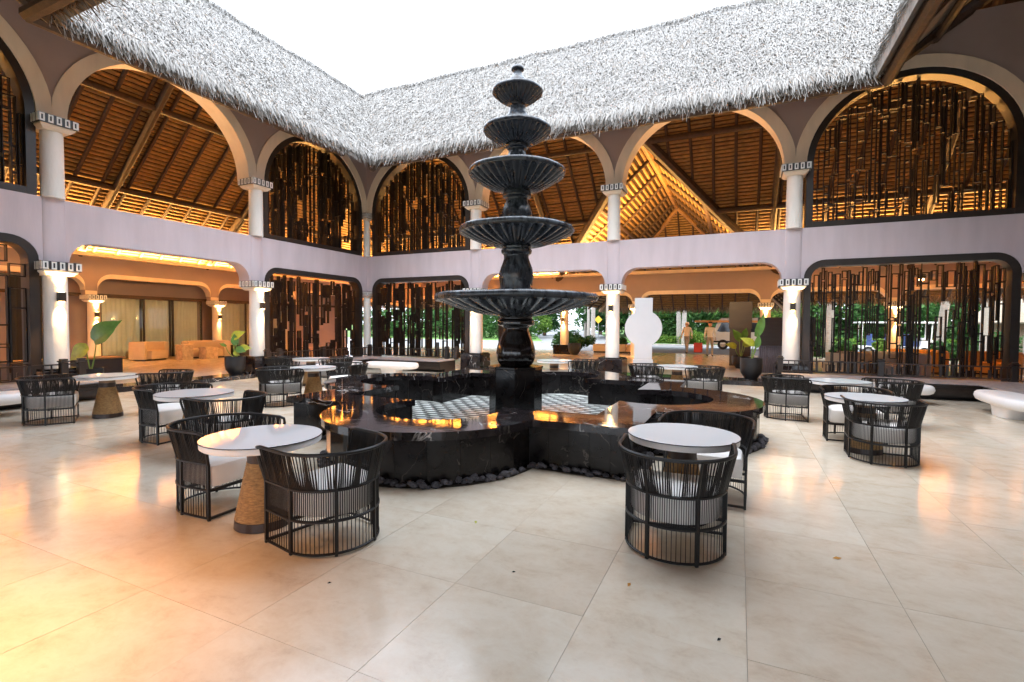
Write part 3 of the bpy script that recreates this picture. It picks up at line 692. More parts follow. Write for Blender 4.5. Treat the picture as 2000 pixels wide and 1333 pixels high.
# ------------------------------------------------------------------ inner arcades with a lit cove
def inner_arcade(fr, cols, label, u0, u1, zcap, zo, depth=0.35):
    t = thing('inner_arcade', label, 'wall', fr((u0+u1)/2, 0, 0))
    P = [(u0, zo)]
    for a, b in zip(cols[:-1], cols[1:]):
        r = 0.55; h = 0.2
        P += [(a-0.19, zcap), (a+h, zcap)]
        P += [(a+h+r-r*math.cos(math.pi/2*k/8), zo-0.5+0.5*math.sin(math.pi/2*k/8)) for k in range(9)]
        P += [(b-h-r+r*math.cos(math.pi/2*(1-k/8)), zo-0.5+0.5*math.sin(math.pi/2*(1-k/8))) for k in range(9)]
    P += [(cols[-1]-0.19, zcap), (cols[-1]+0.2, zcap), (cols[-1]+0.21, zo), (u1, zo)]
    strip_wall(fr, P, 4.22, 0.0, -depth).build('wall_band', 'taupe', t, smooth='auto')
    # pale arch edge band
    mb = MB()
    for (a, za), (b, zb) in zip(P[:-1], P[1:]):
        if b-a < 1e-4: continue
        mb.add([tuple(fr(a, 0.02, za-0.004)), tuple(fr(b, 0.02, zb-0.004)), tuple(fr(b, 0.02, zb+0.17)), tuple(fr(a, 0.02, za+0.17)), tuple(fr(a, -depth-0.01, za-0.004)), tuple(fr(b, -depth-0.01, zb-0.004))], [(0, 1, 2, 3), (0, 4, 5, 1)])
    mb.build('arch_trim', 'cream', t)
    a, b = fr(u0, 0.0, 0), fr(u1, 0.0, 0)
    def fbox(na, nb_, za, zb): 
        p, q = fr(u0, na, za), fr(u1, nb_, zb); return MB().bb([min(p[i], q[i]) for i in range(3)], [max(p[i], q[i]) for i in range(3)])
    fbox(-0.3, 0.32, 4.222, 4.28).build('cove_ledge', 'cream', t)
    fbox(0.29, 0.33, 4.282, 4.36).build('cove_lip', 'cream', t)
    fbox(0.06, 0.26, 4.283, 4.30).build('light_strip', 'glow', t)
    return t
fr_il = Fr((-9.4, 0, 0), (0, -1, 0), (1, 0, 0)); fr_ib = Fr((0, 9.6, 0), (1, 0, 0), (0, -1, 0))
IL = inner_arcade(fr_il, [-9, -5, 0, 5, 10, 15], 'brown inner arcade with lit cove behind the left lounge', -9.4, 17, 2.72, 3.42)
IB = inner_arcade(fr_ib, [-5, 0, 5.2, 8.95, 14.75, 19.5, 24.5], 'brown inner arcade with lit cove at the back of the entrance lobby', -9.0, 30, 2.72, 3.22)
GI = 'inner lobby columns'
for y, lab in ((-10, 'far left inside the lounge'), (-5, 'at the left of the curtained glass wall'), (0, 'at the right of the curtained glass wall')):
    column('lobby_column', 'warmly lit column '+lab, (-9.25, y), LZ, 2.72, 0.20, 0.30, (1, 0), SL, GI, plinth=False, e=60, zl=1.95, smat='cream')
for x, lab in ((0, 'behind the corner screens'), (5.2, 'with a dark plinth, right of the fountain stem'), (8.95, 'mostly hidden by the white disc sculpture'), (14.75, 'beside the dark cabinet'), (19.5, 'glowing yellow behind the right-hand screen')):
    column('lobby_column', 'warmly lit lobby column '+lab, (x, 9.45), LZ, 2.72, 0.22, 0.30, (0, -1), S3, GI, plinth=False, e=70, zl=1.95, smat='cream')
# added unseen spots that warm the lobbies, on the inner side of the arcade walls
def added_spots(fr, us, label, e):
    for i, u in enumerate(us):
        p = fr(u, -TW-0.12, 4.10); t = thing('added_spot', label % ORD[i], 'lamp', p, 'added lobby spots')
        MB().lathe([(0.03, 4.22), (0.075, 4.20), (0.08, 4.04), (0.07, 4.04), (0.065, 4.10)], 16, (p.x, p.y, 0)).build('can', 'sconce_metal', t, smooth='auto')
        d = -fr.N; lamp('added_spot_lamp', 'SPOT', (p.x, p.y, 4.03), e, (1.0, 0.60, 0.22), t, spot_size=R(64), spot_blend=0.8, shadow_soft_size=0.08, rot=(Vector((d.x*0.95, d.y*0.95, -0.27))).to_track_quat('-Z', 'Y').to_euler())
added_spots(fr_left, (2.5, 7.5, 12.5), 'unseen spot added to warm the lounge, behind the left arcade, %s from the far corner', 430)
added_spots(fr_back, (2.5, 7.5, 12.5, 17.5), 'unseen spot added to warm the lobby, behind the back arcade, %s from the far corner', 430)
# linear cove lamps, plus added unseen strips, shining up on the roof undersides
def strip_lamp(name, p, length, along_y, energy, tilt, parent, w_=0.18):
    d = bpy.data.lights.new(name, 'AREA'); d.shape = 'RECTANGLE'; d.energy = energy; d.color = WARM
    d.size = length if not along_y else w_; d.size_y = w_ if not along_y else length
    o = bpy.data.objects.new(name, d); col.objects.link(o); o.location = p
    o.rotation_euler = (math.pi+tilt[0], tilt[1], 0)
    o.parent = parent; o.matrix_parent_inverse = Matrix.Translation(-parent.location); return o
strip_lamp('cove_lamp', (-9.25, -4.0, 4.37), 24, True, 1100, (0, R(0)), IL)
strip_lamp('added_strip_lamp', (-8.5, -4.0, 4.93), 24, True, 2000, (0, R(-10)), IL)  # added unseen strip, brightens the foot of the left roof underside
MB().bb((-8.62, -16, 4.86), (-8.38, 8.0, 4.90)).build('added_channel', 'cream', IL)  # unseen channel put under the added strip
strip_lamp('added_strip_lamp', (0.2, 8.5, 4.93), 18, False, 1500, (R(-10), 0), IB); strip_lamp('added_strip_lamp', (22.6, 8.5, 4.93), 17, False, 1450, (R(-10), 0), IB)  # unseen strips added likewise under the back roof
MB().bb((-8.3, 8.38, 4.86), (9.2, 8.62, 4.90)).build('added_channel', 'cream', IB); MB().bb((14.1, 8.38, 4.86), (31.0, 8.62, 4.90)).build('added_channel', 'cream', IB)  # channels for those added strips, also out of view
strip_lamp('cove_lamp', (10.5, 9.45, 4.37), 38, False, 1700, (R(0), 0), IB)

# ------------------------------------------------------------------ decorative screens
def frame_strip(fr, A, B_, n0, n1):
    mb = MB()
    for (u, z), (u2, z2) in zip(A, B_):
        for q, uu, zz in ((n0, u, z), (n0, u2, z2), (n1, u, z), (n1, u2, z2)): mb.v.append(tuple(fr(uu, q, zz)))
    for i in range(len(A)-1):
        a, c = 4*i, 4*(i+1)
        mb.f += [(a, c, c+1, a+1), (a+2, a+3, c+3, c+2), (a, a+2, c+2, c), (a+1, c+1, c+3, a+3)]
    n = len(A)-1; mb.f += [(0, 1, 3, 2), (4*n, 4*n+2, 4*n+3, 4*n+1)]
    return mb
def fill_screen(fr, t, u0, u1, zlo, top, seed, dens=1.0, nmid=-0.22):
    """tall hollow rectangles of flat bar, packed side by side at staggered heights"""
    rd = random.Random(seed); u = u0; th = 0.017; dp = 0.10; count = 0
    while u < u1-0.04:
        wd = rd.choice((0.07, 0.085, 0.10, 0.12, 0.15, 0.20))/dens
        wd = min(wd, u1-u)
        zt = min(top(u), top(u+wd)); z = zt-rd.uniform(0.0, 0.25)
        nn = nmid+rd.choice((-0.05, 0, 0.05)); first = True
        while z > zlo+0.1:
            h = rd.choice((0.22, 0.3, 0.4, 0.55, 0.75, 1.0))*rd.uniform(0.85, 1.15)
            if z-h < zlo+0.18: h = z-zlo
            if rd.random() < 0.80 or first:
                mb = MB(); a, b = u+0.003, u+wd-0.003; d2 = dp*rd.choice((0.8, 1.0, 1.15))/2
                def bx(ua, ub, za, zb):
                    p, q = fr(ua, nn-d2, za), fr(ub, nn+d2, zb); mb.bb([min(p[i], q[i]) for i in range(3)], [max(p[i], q[i]) for i in range(3)])
                bx(a, a+th, z-h, z); bx(b-th, b, z-h, z); bx(a+th, b-th, z-th, z); bx(a+th, b-th, z-h, z-h+th)
                mb.build('screen_bar', 'screen_bar', t); count += 1
            first = False
            z -= h
            if rd.random() < 0.25: z -= rd.uniform(0.0, 0.1)
        u += wd*rd.choice((1.0, 1.0, 1.0, 1.15))
    return count
def upper_screen(fr, b, label, seed, dens=1.0):
    t = thing('arch_screen', label, 'screen', fr(b*5+2.5, -0.2, ZS), 'dark screens of hollow bars')
    A = arch_pts(b, -0.004); I = arch_pts(b, -0.17); l, r = b*5+0.269, b*5+4.731
    A = [(l, ZS+0.01)]+A+[(r, ZS+0.01)]; I = [(l+0.17, ZS+0.01)]+I+[(r-0.17, ZS+0.01)]
    frame_strip(fr, A, I, 0.0, -0.36).build('frame', 'screen', t, smooth='auto')
    p, q = fr(l+0.171, -0.36, ZS+0.004), fr(r-0.171, -0.004, ZS+0.15)
    MB().bb([min(p[i], q[i]) for i in range(3)], [max(p[i], q[i]) for i in range(3)]).build('bottom_rail', 'screen', t)
    a0, H = 2.235-0.17, ZA-ZU-0.17
    def top(u):
        x = min(1, abs(u-(b*5+2.5))/a0); return ZU+H*math.sqrt(max(0.0, 1-x*x))
    fill_screen(fr, t, l+0.17, r-0.17, ZS+0.15, top, seed, dens)
def lower_screen(fr, b, label, seed, dens=1.0):
    t = thing('arch_screen', label, 'screen', fr(b*5+2.5, -0.2, LZ), 'dark screens of hollow bars')
    l, r = b*5+0.27, b*5+4.73; rr = 0.5
    def cv(i):
        o = [(l+i, 0.1)]
        for k in range(9): o.append((l+rr-(rr-i)*math.cos(math.pi/2*k/8), ZO-rr-0.004+(rr-i)*math.sin(math.pi/2*k/8)))
        for k in range(9): o.append((r-rr+(rr-i)*math.cos(math.pi/2*(1-k/8)), ZO-rr-0.004+(rr-i)*math.sin(math.pi/2*(1-k/8))))
        return o+[(r-i, 0.1)]
    frame_strip(fr, cv(0.0), cv(0.17), 0.004, -0.36).build('frame', 'screen', t, smooth='auto')
    def top(u):
        x = min(u-l-0.17, r-0.17-u); rad = rr-0.17
        return ZO-0.175 if x > rad else ZO-rr+math.sqrt(max(0, rad*rad-(rad-max(0, x))**2))
    fill_screen(fr, t, l+0.17, r-0.17, 0.42, top, seed, dens)
upper_screen(fr_back, 3, 'large dark arched screen in the upper right bay', 11)
upper_screen(fr_back, 0, 'dark arched upper screen on the back wall, right of the far corner', 12, 1.05)
upper_screen(fr_left, 0, 'dark arched upper screen on the left wall, left of the far corner', 13, 1.05)
upper_screen(fr_left, 2, 'dark arched upper screen cut off by the left edge', 14)
lower_screen(fr_back, 3, 'lower bar screen at right with garden and cart behind it', 21, 1.15)
lower_screen(fr_back, 0, 'lower dark bar screen right of the far corner, behind the white bench', 22, 1.0)
lower_screen(fr_left, 0, 'lower dark bar screen left of the far corner, behind two tables', 23, 1.0)
lower_screen(fr_left, 2, 'lower dark bar screen at the left edge of the view', 24, 0.75)
lower_screen(fr_right, 0, 'lower dark bar screen at the extreme right edge', 25, 0.8)
upper_screen(fr_right, 0, 'dark arched upper screen beyond the right edge', 26)

# ------------------------------------------------------------------ timber decks and railings
def deck(label, wings):
    t = thing('timber_deck', label, 'deck', ((wings[0][0]+wings[0][2])/2, (wings[0][1]+wings[0][3])/2, 0))
    for (x0, y0, x1, y1, front) in wings:                      # front = side that faces the court
        ax = 0 if front in 'S' else 1
        nb_ = 7; 
        for k in range(nb_):
            if ax == 0:
                a = y0+(y1-y0)*k/nb_; b = y0+(y1-y0)*(k+1)/nb_-0.006; MB().bb((x0, a, 0.375), (x1, b, 0.40+random.uniform(-.001, .001))).build('board', 'deck_top', t)
            else:
                a = x0+(x1-x0)*k/nb_; b = x0+(x1-x0)*(k+1)/nb_-0.006; MB().bb((a, y0, 0.375), (b, y1, 0.40+random.uniform(-.001, .001))).build('board', 'deck_top', t)
        i = 0.10
        def inner(ins):
            return {'S': (x0+0.02, y0+ins, x1-0.02, y1), 'E': (x0, y0+0.02, x1-ins, y1-0.02), 'W': (x0+ins, y0+0.02, x1, y1-0.02)}[front]
        X0, Y0, X1, Y1 = inner(0.40); MB().bb((X0, Y0, 0.0), (X1, Y1, 0.10)).build('toe', 'deck_dark', t)
        X0, Y0, X1, Y1 = inner(0.10); MB().bb((X0, Y0, 0.10), (X1, Y1, 0.37)).build('deck_body', 'deck_dark', t)
        for k in range(4):
            X0, Y0, X1, Y1 = inner(0.055+0.02*(3-k)); z = 0.115+0.065*k
            if front == 'S': MB().bb((X0, Y0, z), (X1, Y0+0.03, z+0.045)).build('fascia_slat', 'deck_dark', t)
            elif front == 'E': MB().bb((X1-0.03, Y0, z), (X1, Y1, z+0.045)).build('fascia_slat', 'deck_dark', t)
            else: MB().bb((X0, Y0, z), (X0+0.03, Y1, z+0.045)).build('fascia_slat', 'deck_dark', t)
deck('L-shaped timber deck in the far corner behind the white benches', [(0.50, -1.55, 4.45, -0.45, 'S'), (0.46, -5.0, 1.50, -1.56, 'E')])
deck('L-shaped timber deck in the right-hand corner, grey boards on dark slats', [(14.75, -1.55, 19.55, -0.45, 'S'), (18.50, -5.2, 19.55, -1.56, 'W')])
deck('timber deck along the left wall at the left edge', [(0.46, -15.0, 1.50, -9.75, 'E')])
def railing(label, a, b, posts, seed):
    a, b = Vector((*a, 0)), Vector((*b, 0)); L = (b-a).length; d = (b-a)/L; rz = math.atan2(d.y, d.x); rd = random.Random(seed)
    t = thing('railing', label, 'railing', (a+b)/2, 'low dark railings behind the decks')
    for f in posts:
        p = a+d*(L*f); q = MB().box((p.x, p.y, 0.59), (0.13, 0.13, 0.38), rz); q.build('post', 'screen', t, bevel=0.006)
        q = MB().box((p.x, p.y, 0.80), (0.17, 0.17, 0.03), rz); q.box((p.x, p.y, 0.835), (0.12, 0.12, 0.04), rz); q.build('post_cap', 'screen', t, bevel=0.008)
    for z, nm in ((0.735, 'top_rail'), (0.45, 'bottom_rail')):
        m = (a+b)/2; MB().box((m.x, m.y, z), (L, 0.035, 0.03), rz).build(nm, 'screen', t)
    u = 0.10
    while u < L-0.08:
        if all(abs(u-L*f) > 0.1 for f in posts):
            h = rd.choice((1, 1, 0.75, 0.6)); lowp = rd.random() < 0.5; hh = 0.255*h; zc_ = (0.465+hh/2) if lowp else (0.72-hh/2)
            p = a+d*u; MB().box((p.x, p.y, zc_), (rd.choice((0.022, 0.022, 0.05)), 0.03, hh), rz).build('baluster', 'screen', t)
        u += rd.uniform(0.09, 0.16)
railing('dark railing across the right-hand screen, in front of the garden', (14.72, -0.42), (19.6, -0.42), (0.0, 0.46, 0.98), 1)
railing('dark railing at the right edge, seen along its length', (19.56, -0.5), (19.56, -5.2), (0.5, 1.0), 2)
railing('dark railing right of the far corner, behind the long white bench', (0.5, -0.42), (4.45, -0.42), (0.0, 0.9, 1.0), 3)
railing('dark railing left of the far corner, behind the two small tables', (0.42, -0.5), (0.42, -5.0), (0.5, 0.9, 1.0), 4)
railing('dark railing at the left edge below the lit column', (0.42, -9.75), (0.42, -15.0), (0.0, 0.06, 0.6), 5)

# ------------------------------------------------------------------ white pill benches
def pill_mesh():
    mb = MB(); n = 40
    def ring(L, W, z): 
        out = []
        for k in range(n):
            a = 2*math.pi*k/n; c, s = math.cos(a), math.sin(a); e = 0.62
            out.append((L*math.copysign(abs(c)**e, c), W*math.copysign(abs(s)**e, s), z))
        return out
    prof = [(0.78, 0.18, 0.205), (0.86, 0.27, 0.215), (0.92, 0.33, 0.25), (0.945, 0.355, 0.31), (0.93, 0.345, 0.375), (0.90, 0.315, 0.405), (0.86, 0.27, 0.412)]
    for L, W, z in prof: mb.v += ring(L, W, z)
    for i in range(len(prof)-1):
        for k in range(n): k2 = (k+1) % n; mb.f.append((i*n+k, i*n+k2, (i+1)*n+k2, (i+1)*n+k))
    mb.f.append(tuple(range(n))[::-1]); mb.f.append(tuple((len(prof)-1)*n+k for k in range(n)))
    leg = MB(); prof2 = [(0.30, 0.20, 0.0), (0.31, 0.21, 0.01), (0.34, 0.22, 0.15), (0.38, 0.24, 0.23)]
    for L, W, z in prof2: leg.v += ring(L, W, z)
    for i in range(len(prof2)-1):
        for k in range(n): k2 = (k+1) % n; leg.f.append((i*n+k, i*n+k2, (i+1)*n+k2, (i+1)*n+k))
    leg.f.append(tuple(range(n))[::-1]); leg.f.append(tuple((len(prof2)-1)*n+k for k in range(n)))
    return mb, leg
bench0 = None
for (x, y, a, lab) in ((18.28, -3.55, 90, 'white pill-shaped bench on a pedestal cut off by the right edge'), (16.55, -2.35, 0, 'white pill-shaped bench partly hidden behind the right-hand chairs'),
                       (3.42, -2.75, 4, 'white pill-shaped bench lying below the corner screens, behind the basin'), (2.10, -3.75, 88, 'white pill-shaped bench behind the small tables, left of another bench'),
                       (2.02, -12.15, 90, 'white bench cut off by the left edge of the view')):
    if bench0 is None:
        bench0 = thing('bench', lab, 'bench', (x, y, 0), 'white pill benches', local=True, rz=R(a)); sm, lg = pill_mesh()
        sm.build('seat', 'bench_white', bench0, smooth='auto'); lg.build('pedestal', 'bench_white', bench0, smooth='auto'); o = bench0
    else: o = copy_tree(bench0)
    o.location = (x, y, 0); o.rotation_euler = (0, 0, R(a)); o['label'] = lab

# ------------------------------------------------------------------ fountain basin
fb = thing('fountain_basin', 'black marble quatrefoil basin with a broad polished rim round the fountain', 'basin', (FX, FY, 0))
HR, TH = 0.567, 0.085
A_, D_, R_ = 2.572, 2.486, 1.381
out_c = contour(A_, D_, R_, 24); in_c = contour(1.962, 2.38, 0.81, 24)
nseg = len(out_c)
cuts = []                                              # rim slabs: corner points and lobe joints
per = nseg//4
for q in range(4):
    b = q*per; cuts += [b, b+6, b+12, b+18, b+24, b+25]
for a, b in zip(cuts, cuts[1:]+[cuts[0]+nseg]):
    mb = MB(); idx = [i % nseg for i in range(a, b+1)]; n = len(idx)
    def shr(p, q, e=0.0015):
        return p
    vs = [(*out_c[i], HR) for i in idx]+[(*in_c[i], HR) for i in idx]+[(*out_c[i], HR-TH) for i in idx]+[(*in_c[i], HR-TH) for i in idx]
    fs = []
    for k in range(n-1):
        fs += [(k, k+1, n+k+1, n+k), (2*n+k, 3*n+k, 3*n+k+1, 2*n+k+1), (k, 2*n+k, 2*n+k+1, k+1), (n+k, n+k+1, 3*n+k+1, 3*n+k)]
    fs += [(0, n, 3*n, 2*n), (n-1, 3*n-1, 4*n-1, 2*n-1)]
    mb.add(vs, fs).build('rim_slab', 'marble', fb)
def panels(cont, z0, z1, width, th, inward, name, lim=999):
    """thin marble panels standing along a closed outline"""
    P = [Vector((x, y, 0)) for x, y in cont]; n = len(P); c0 = Vector((FX, FY, 0))
    i = 0
    while i < n:
        a = P[i]; j = i+1; L = (P[j % n]-a).length
        while j < i+6 and L < width*0.75 and (P[(j+1) % n]-P[j % n]).length < width and j < n:
            L = (P[(j+1) % n]-a).length; j += 1
        b = P[j % n]; m = max(1, round((b-a).length/width))
        for k in range(m):
            p, q = a.lerp(b, k/m), a.lerp(b, (k+1)/m); d = (q-p); l = d.length; d.normalize(); nr = Vector((d.y, -d.x, 0))
            if inward: nr = -nr
            mid = (p+q)/2-nr*(th/2)+nr*random.uniform(-0.0012, 0.0012)
            MB().box((mid.x, mid.y, (z0+z1)/2), (l-0.003, th, z1-z0), math.atan2(d.y, d.x)).build(name, 'marble_side', fb)
        i = j
panels(contour(A_-0.07, D_, R_-0.07, 24), 0.0, HR-TH-0.001, 0.26, 0.03, False, 'wall_panel')
panels(contour(1.962+0.02, 2.38, 0.83, 24), 0.03, HR-TH-0.001, 0.26, 0.03, True, 'inner_panel')
bmid = contour(A_-0.11, D_, R_-0.11, 24); imid = contour(2.02, 2.38, 0.87, 24)
mb = MB(); n = nseg
mb.add([(*p, 0.001) for p in bmid]+[(*p, 0.001) for p in imid]+[(*p, HR-TH-0.004) for p in bmid]+[(*p, HR-TH-0.004) for p in imid],
       [f for k in range(n) for f in ((k, (k+1) % n, 2*n+(k+1) % n, 2*n+k), (n+k, 3*n+k, 3*n+(k+1) % n, n+(k+1) % n), (2*n+k, 2*n+(k+1) % n, 3*n+(k+1) % n, 3*n+k))])
mb.build('core', 'tile_dark', fb)
mb = MB(); mb.prism(contour(2.03, 2.38, 0.88, 24), 0.004, 0.045); fl = mb.build('basin_floor', 'mosaic_white', fb)
# wavy black mosaic pieces
cell = 0.30; MK = 1.75
def piece():
    m_ = MB(); P = [(a*MK, b*MK) for a, b in ((-0.085, -0.035), (0.0, -0.045), (0.085, -0.005), (0.085, 0.035), (0.0, 0.0), (-0.085, 0.012))]; m_.prism(P, 0.0, 0.004); return m_.mesh('mosaic_piece')
pm = piece(); pm.materials.append(M['mosaic_black']); cand = []
for i in range(-16, 17):
    for j in range(-24, 25):
        x = i*cell+(0.5*cell if j % 2 else 0); y = j*0.17
        inside = (abs(x) < 1.88 and abs(y) < 1.88) or math.hypot(x, abs(y)-2.38) < 0.74 or math.hypot(abs(x)-2.38, y) < 0.74
        if inside and max(abs(x), abs(y)) > 0.42: cand.append((x, y))
def seen_key(c):                                         # the pieces that show past the near rim
    d = Vector((FX+c[0], FY+c[1], 0))-CAM; return -(d.dot(F))
cand.sort(key=lambda c: (0 if (c[1] > -1.2 and c[0] < 1.9 and c[1] < 1.95) else 1, -seen_key(c)))
for c in cand[:300]:
    o = obj('mosaic_piece', pm, None, fl); o.location = (FX+c[0], FY+c[1], 0.0452)
mb = MB(); P6 = [(a*MK, b*MK) for a, b in ((-0.085, -0.035), (0.0, -0.045), (0.085, -0.005), (0.085, 0.035), (0.0, 0.0), (-0.085, 0.012))]
for c in cand[300:]: mb.prism([(FX+c[0]+a, FY+c[1]+b) for a, b in P6], 0.0452, 0.0492)
mb.build('mosaic_piece', 'mosaic_black', fl, kind='stuff')
# black stones round the foot
sb = thing('stone_border', 'border of rough black stones round the foot of the basin', 'stones', (FX, FY, 0))
MB().prism(contour(A_, D_, R_, 24), 0.002, 0.006).build('gravel_bed', 'soil', sb)
def stone_mesh(i):
    rd = random.Random(100+i); mb = MB(); n, m = 7, 4; vs = []
    for a in range(m+1):
        ph = math.pi*a/m
        for b in range(n):
            t = 2*math.pi*b/n+a*0.3; r = 0.5*rd.uniform(0.78, 1.12); vs.append((r*math.sin(ph)*math.cos(t), r*math.sin(ph)*math.sin(t)*0.78, 0.62*r*math.cos(ph)))
    fs = [(a*n+b, (a+1)*n+b, (a+1)*n+(b+1) % n, a*n+(b+1) % n) for a in range(m) for b in range(n)]
    me = mb.add(vs, fs).mesh('stone'); me.materials.append(M['stone_black']); return me
SM = [stone_mesh(i) for i in range(9)]
cm = contour(A_-0.01, D_, R_-0.01, 40); L_ = len(cm); spots = []
for i in range(L_):
    p, q = Vector(cm[i]), Vector(cm[(i+1) % L_]); l = (q-p).length; k = max(1, int(l/0.05)); d = (q-p).normalized(); nr = Vector((-d.y, d.x))
    for j in range(k):
        if random.random() < 0.93: spots.append(p.lerp(q, (j+random.random()*0.5)/k)+nr*random.uniform(-0.02, 0.07))
spots.sort(key=lambda p: (Vector((p.x, p.y, 0))-CAM).length)
for p in spots[:300]:
    o = obj('stone', random.choice(SM), None, sb); s_ = random.uniform(0.06, 0.14)
    o.location = (p.x, p.y, 0.006+s_*random.uniform(0.15, 0.5)); o.scale = (s_, s_, s_*random.uniform(0.7, 1.1)); o.rotation_euler = (random.uniform(-.4, .4), random.uniform(-.4, .4), random.uniform(0, 6.3))

V_, F_ = [], []
for p in spots[300:]:
    me_ = random.choice(SM); s_ = random.uniform(0.06, 0.14); o_ = len(V_); a_ = random.uniform(0, 6.3); ca, sa = math.cos(a_)*s_, math.sin(a_)*s_
    V_ += [(p.x+v.co.x*ca-v.co.y*sa, p.y+v.co.x*sa+v.co.y*ca, 0.006+s_*(0.3+v.co.z)) for v in me_.vertices]; F_ += [tuple(i+o_ for i in f.vertices) for f in me_.polygons]
mb = MB(); mb.v, mb.f = V_, F_; mb.build('stone', 'stone_black', sb, kind='stuff')

# ------------------------------------------------------------------ fountain
ft = thing('fountain', 'five-tiered dark stone fountain with fluted bowls and vase stems', 'fountain', (FX, FY, 0))
FC = (FX, FY, 0)
MB().prism([(FX+0.46*math.cos(R(22.5+45*k)), FY+0.46*math.sin(R(22.5+45*k))) for k in range(8)], 0.05, 0.91).build('pedestal', 'marble_side', ft, bevel=0.01)
MB().prism([(FX+0.475*math.cos(R(22.5+45*k)), FY+0.475*math.sin(R(22.5+45*k))) for k in range(8)], 0.911, 0.945).build('pedestal_top', 'marble_side', ft, bevel=0.006)
def bowl(zr, Rr, zb, rb, nf=30, rim=0.10):
    n = nf*6
    prof = []
    for k in range(10):
        f = k/9; r = rb+(Rr*0.965-rb)*f; z = zb+(zr-rim-zb)*(0.25*f+0.75*f**1.9); prof.append((r, z))
    m = len(prof)
    prof += [(Rr*0.985, zr-rim), (Rr, zr-rim*0.72), (Rr, zr-rim*0.30), (Rr*0.985, zr-0.008), (Rr*0.965, zr), (Rr*0.90, zr-0.004), (Rr*0.84, zr-0.05), (Rr*0.4, zr-0.09), (0.05, zr-0.09)]
    def fl_(i, r, z, a):
        if i < m:
            f = i/(m-1); amp = min(1, f*3)*min(1, (1-f)*9+0.25); s = (0.5+0.5*math.cos(a*nf))**3
            return r, z+0.055*Rr**0.7*amp*s*0.8
        if m <= i < m+5: return r*(1+0.004*math.sin(a*9)+0.003*math.sin(a*23)), z+0.004*math.sin(a*5)
        return r, z
    return MB().lathe(prof, n, FC, fl_)
for i, (zr, Rr, zb, rb, rim, nf) in enumerate(((2.175, 1.395, 1.80, 0.29, 0.12, 32), (3.315, 0.98, 2.985, 0.25, 0.10, 30), (4.295, 0.825, 3.93, 0.23, 0.09, 30), (5.01, 0.577, 4.725, 0.185, 0.075, 28), (5.65, 0.43, 5.41, 0.135, 0.06, 26))):
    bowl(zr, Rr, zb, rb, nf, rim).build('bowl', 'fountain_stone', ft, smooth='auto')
def vase(prof, m, lobes=0):
    def fl_(i, r, z, a):
        f = i/(len(prof)-1); amp = math.sin(math.pi*f)
        return r*(1+0.035*amp*abs(math.sin(a*lobes/2))) if lobes else r, z
    # smooth the profile
    P = []; q = [prof[0]]+list(prof)+[prof[-1]]
    for a, b, c, d in zip(q[:-3], q[1:-2], q[2:-1], q[3:]):
        for k in range(5):
            f = k/5; h = [(-f+2*f*f-f**3)/2, (2-5*f*f+3*f**3)/2, (f+4*f*f-3*f**3)/2, (f**3-f*f)/2]
            P.append(tuple(sum(w_*p[i] for w_, p in zip(h, (a, b, c, d))) for i in (0, 1)))
    P.append(prof[-1])
    return MB().lathe(P, 96 if lobes else 64, FC, fl_).build('vase_stem', m, ft, smooth='auto')
vase([(0.255, 0.945), (0.295, 0.99), (0.325, 1.06), (0.338, 1.14), (0.335, 1.22), (0.315, 1.31), (0.282, 1.40), (0.25, 1.48), (0.23, 1.55), (0.226, 1.61), (0.262, 1.635), (0.31, 1.65), (0.318, 1.69), (0.31, 1.73), (0.285, 1.75), (0.285, 1.78), (0.30, 1.82)], 'vase_polished')
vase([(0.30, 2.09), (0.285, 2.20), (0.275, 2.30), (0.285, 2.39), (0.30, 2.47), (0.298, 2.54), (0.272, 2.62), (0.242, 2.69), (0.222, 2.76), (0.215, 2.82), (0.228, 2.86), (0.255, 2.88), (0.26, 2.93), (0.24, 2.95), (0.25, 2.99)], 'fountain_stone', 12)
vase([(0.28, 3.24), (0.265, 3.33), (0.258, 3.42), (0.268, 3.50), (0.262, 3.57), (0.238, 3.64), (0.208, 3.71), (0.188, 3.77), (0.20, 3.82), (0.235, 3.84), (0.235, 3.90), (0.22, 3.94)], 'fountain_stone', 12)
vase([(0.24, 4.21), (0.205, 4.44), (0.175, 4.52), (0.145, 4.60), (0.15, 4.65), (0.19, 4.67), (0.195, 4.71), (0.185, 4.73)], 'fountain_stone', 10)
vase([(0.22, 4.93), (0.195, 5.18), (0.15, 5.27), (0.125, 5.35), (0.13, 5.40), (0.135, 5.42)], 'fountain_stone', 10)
vase([(0.17, 5.58), (0.155, 5.78), (0.10, 5.88), (0.07, 5.94), (0.075, 5.965), (0.105, 5.985), (0.105, 6.02), (0.08, 6.05), (0.02, 6.055)], 'fountain_stone')

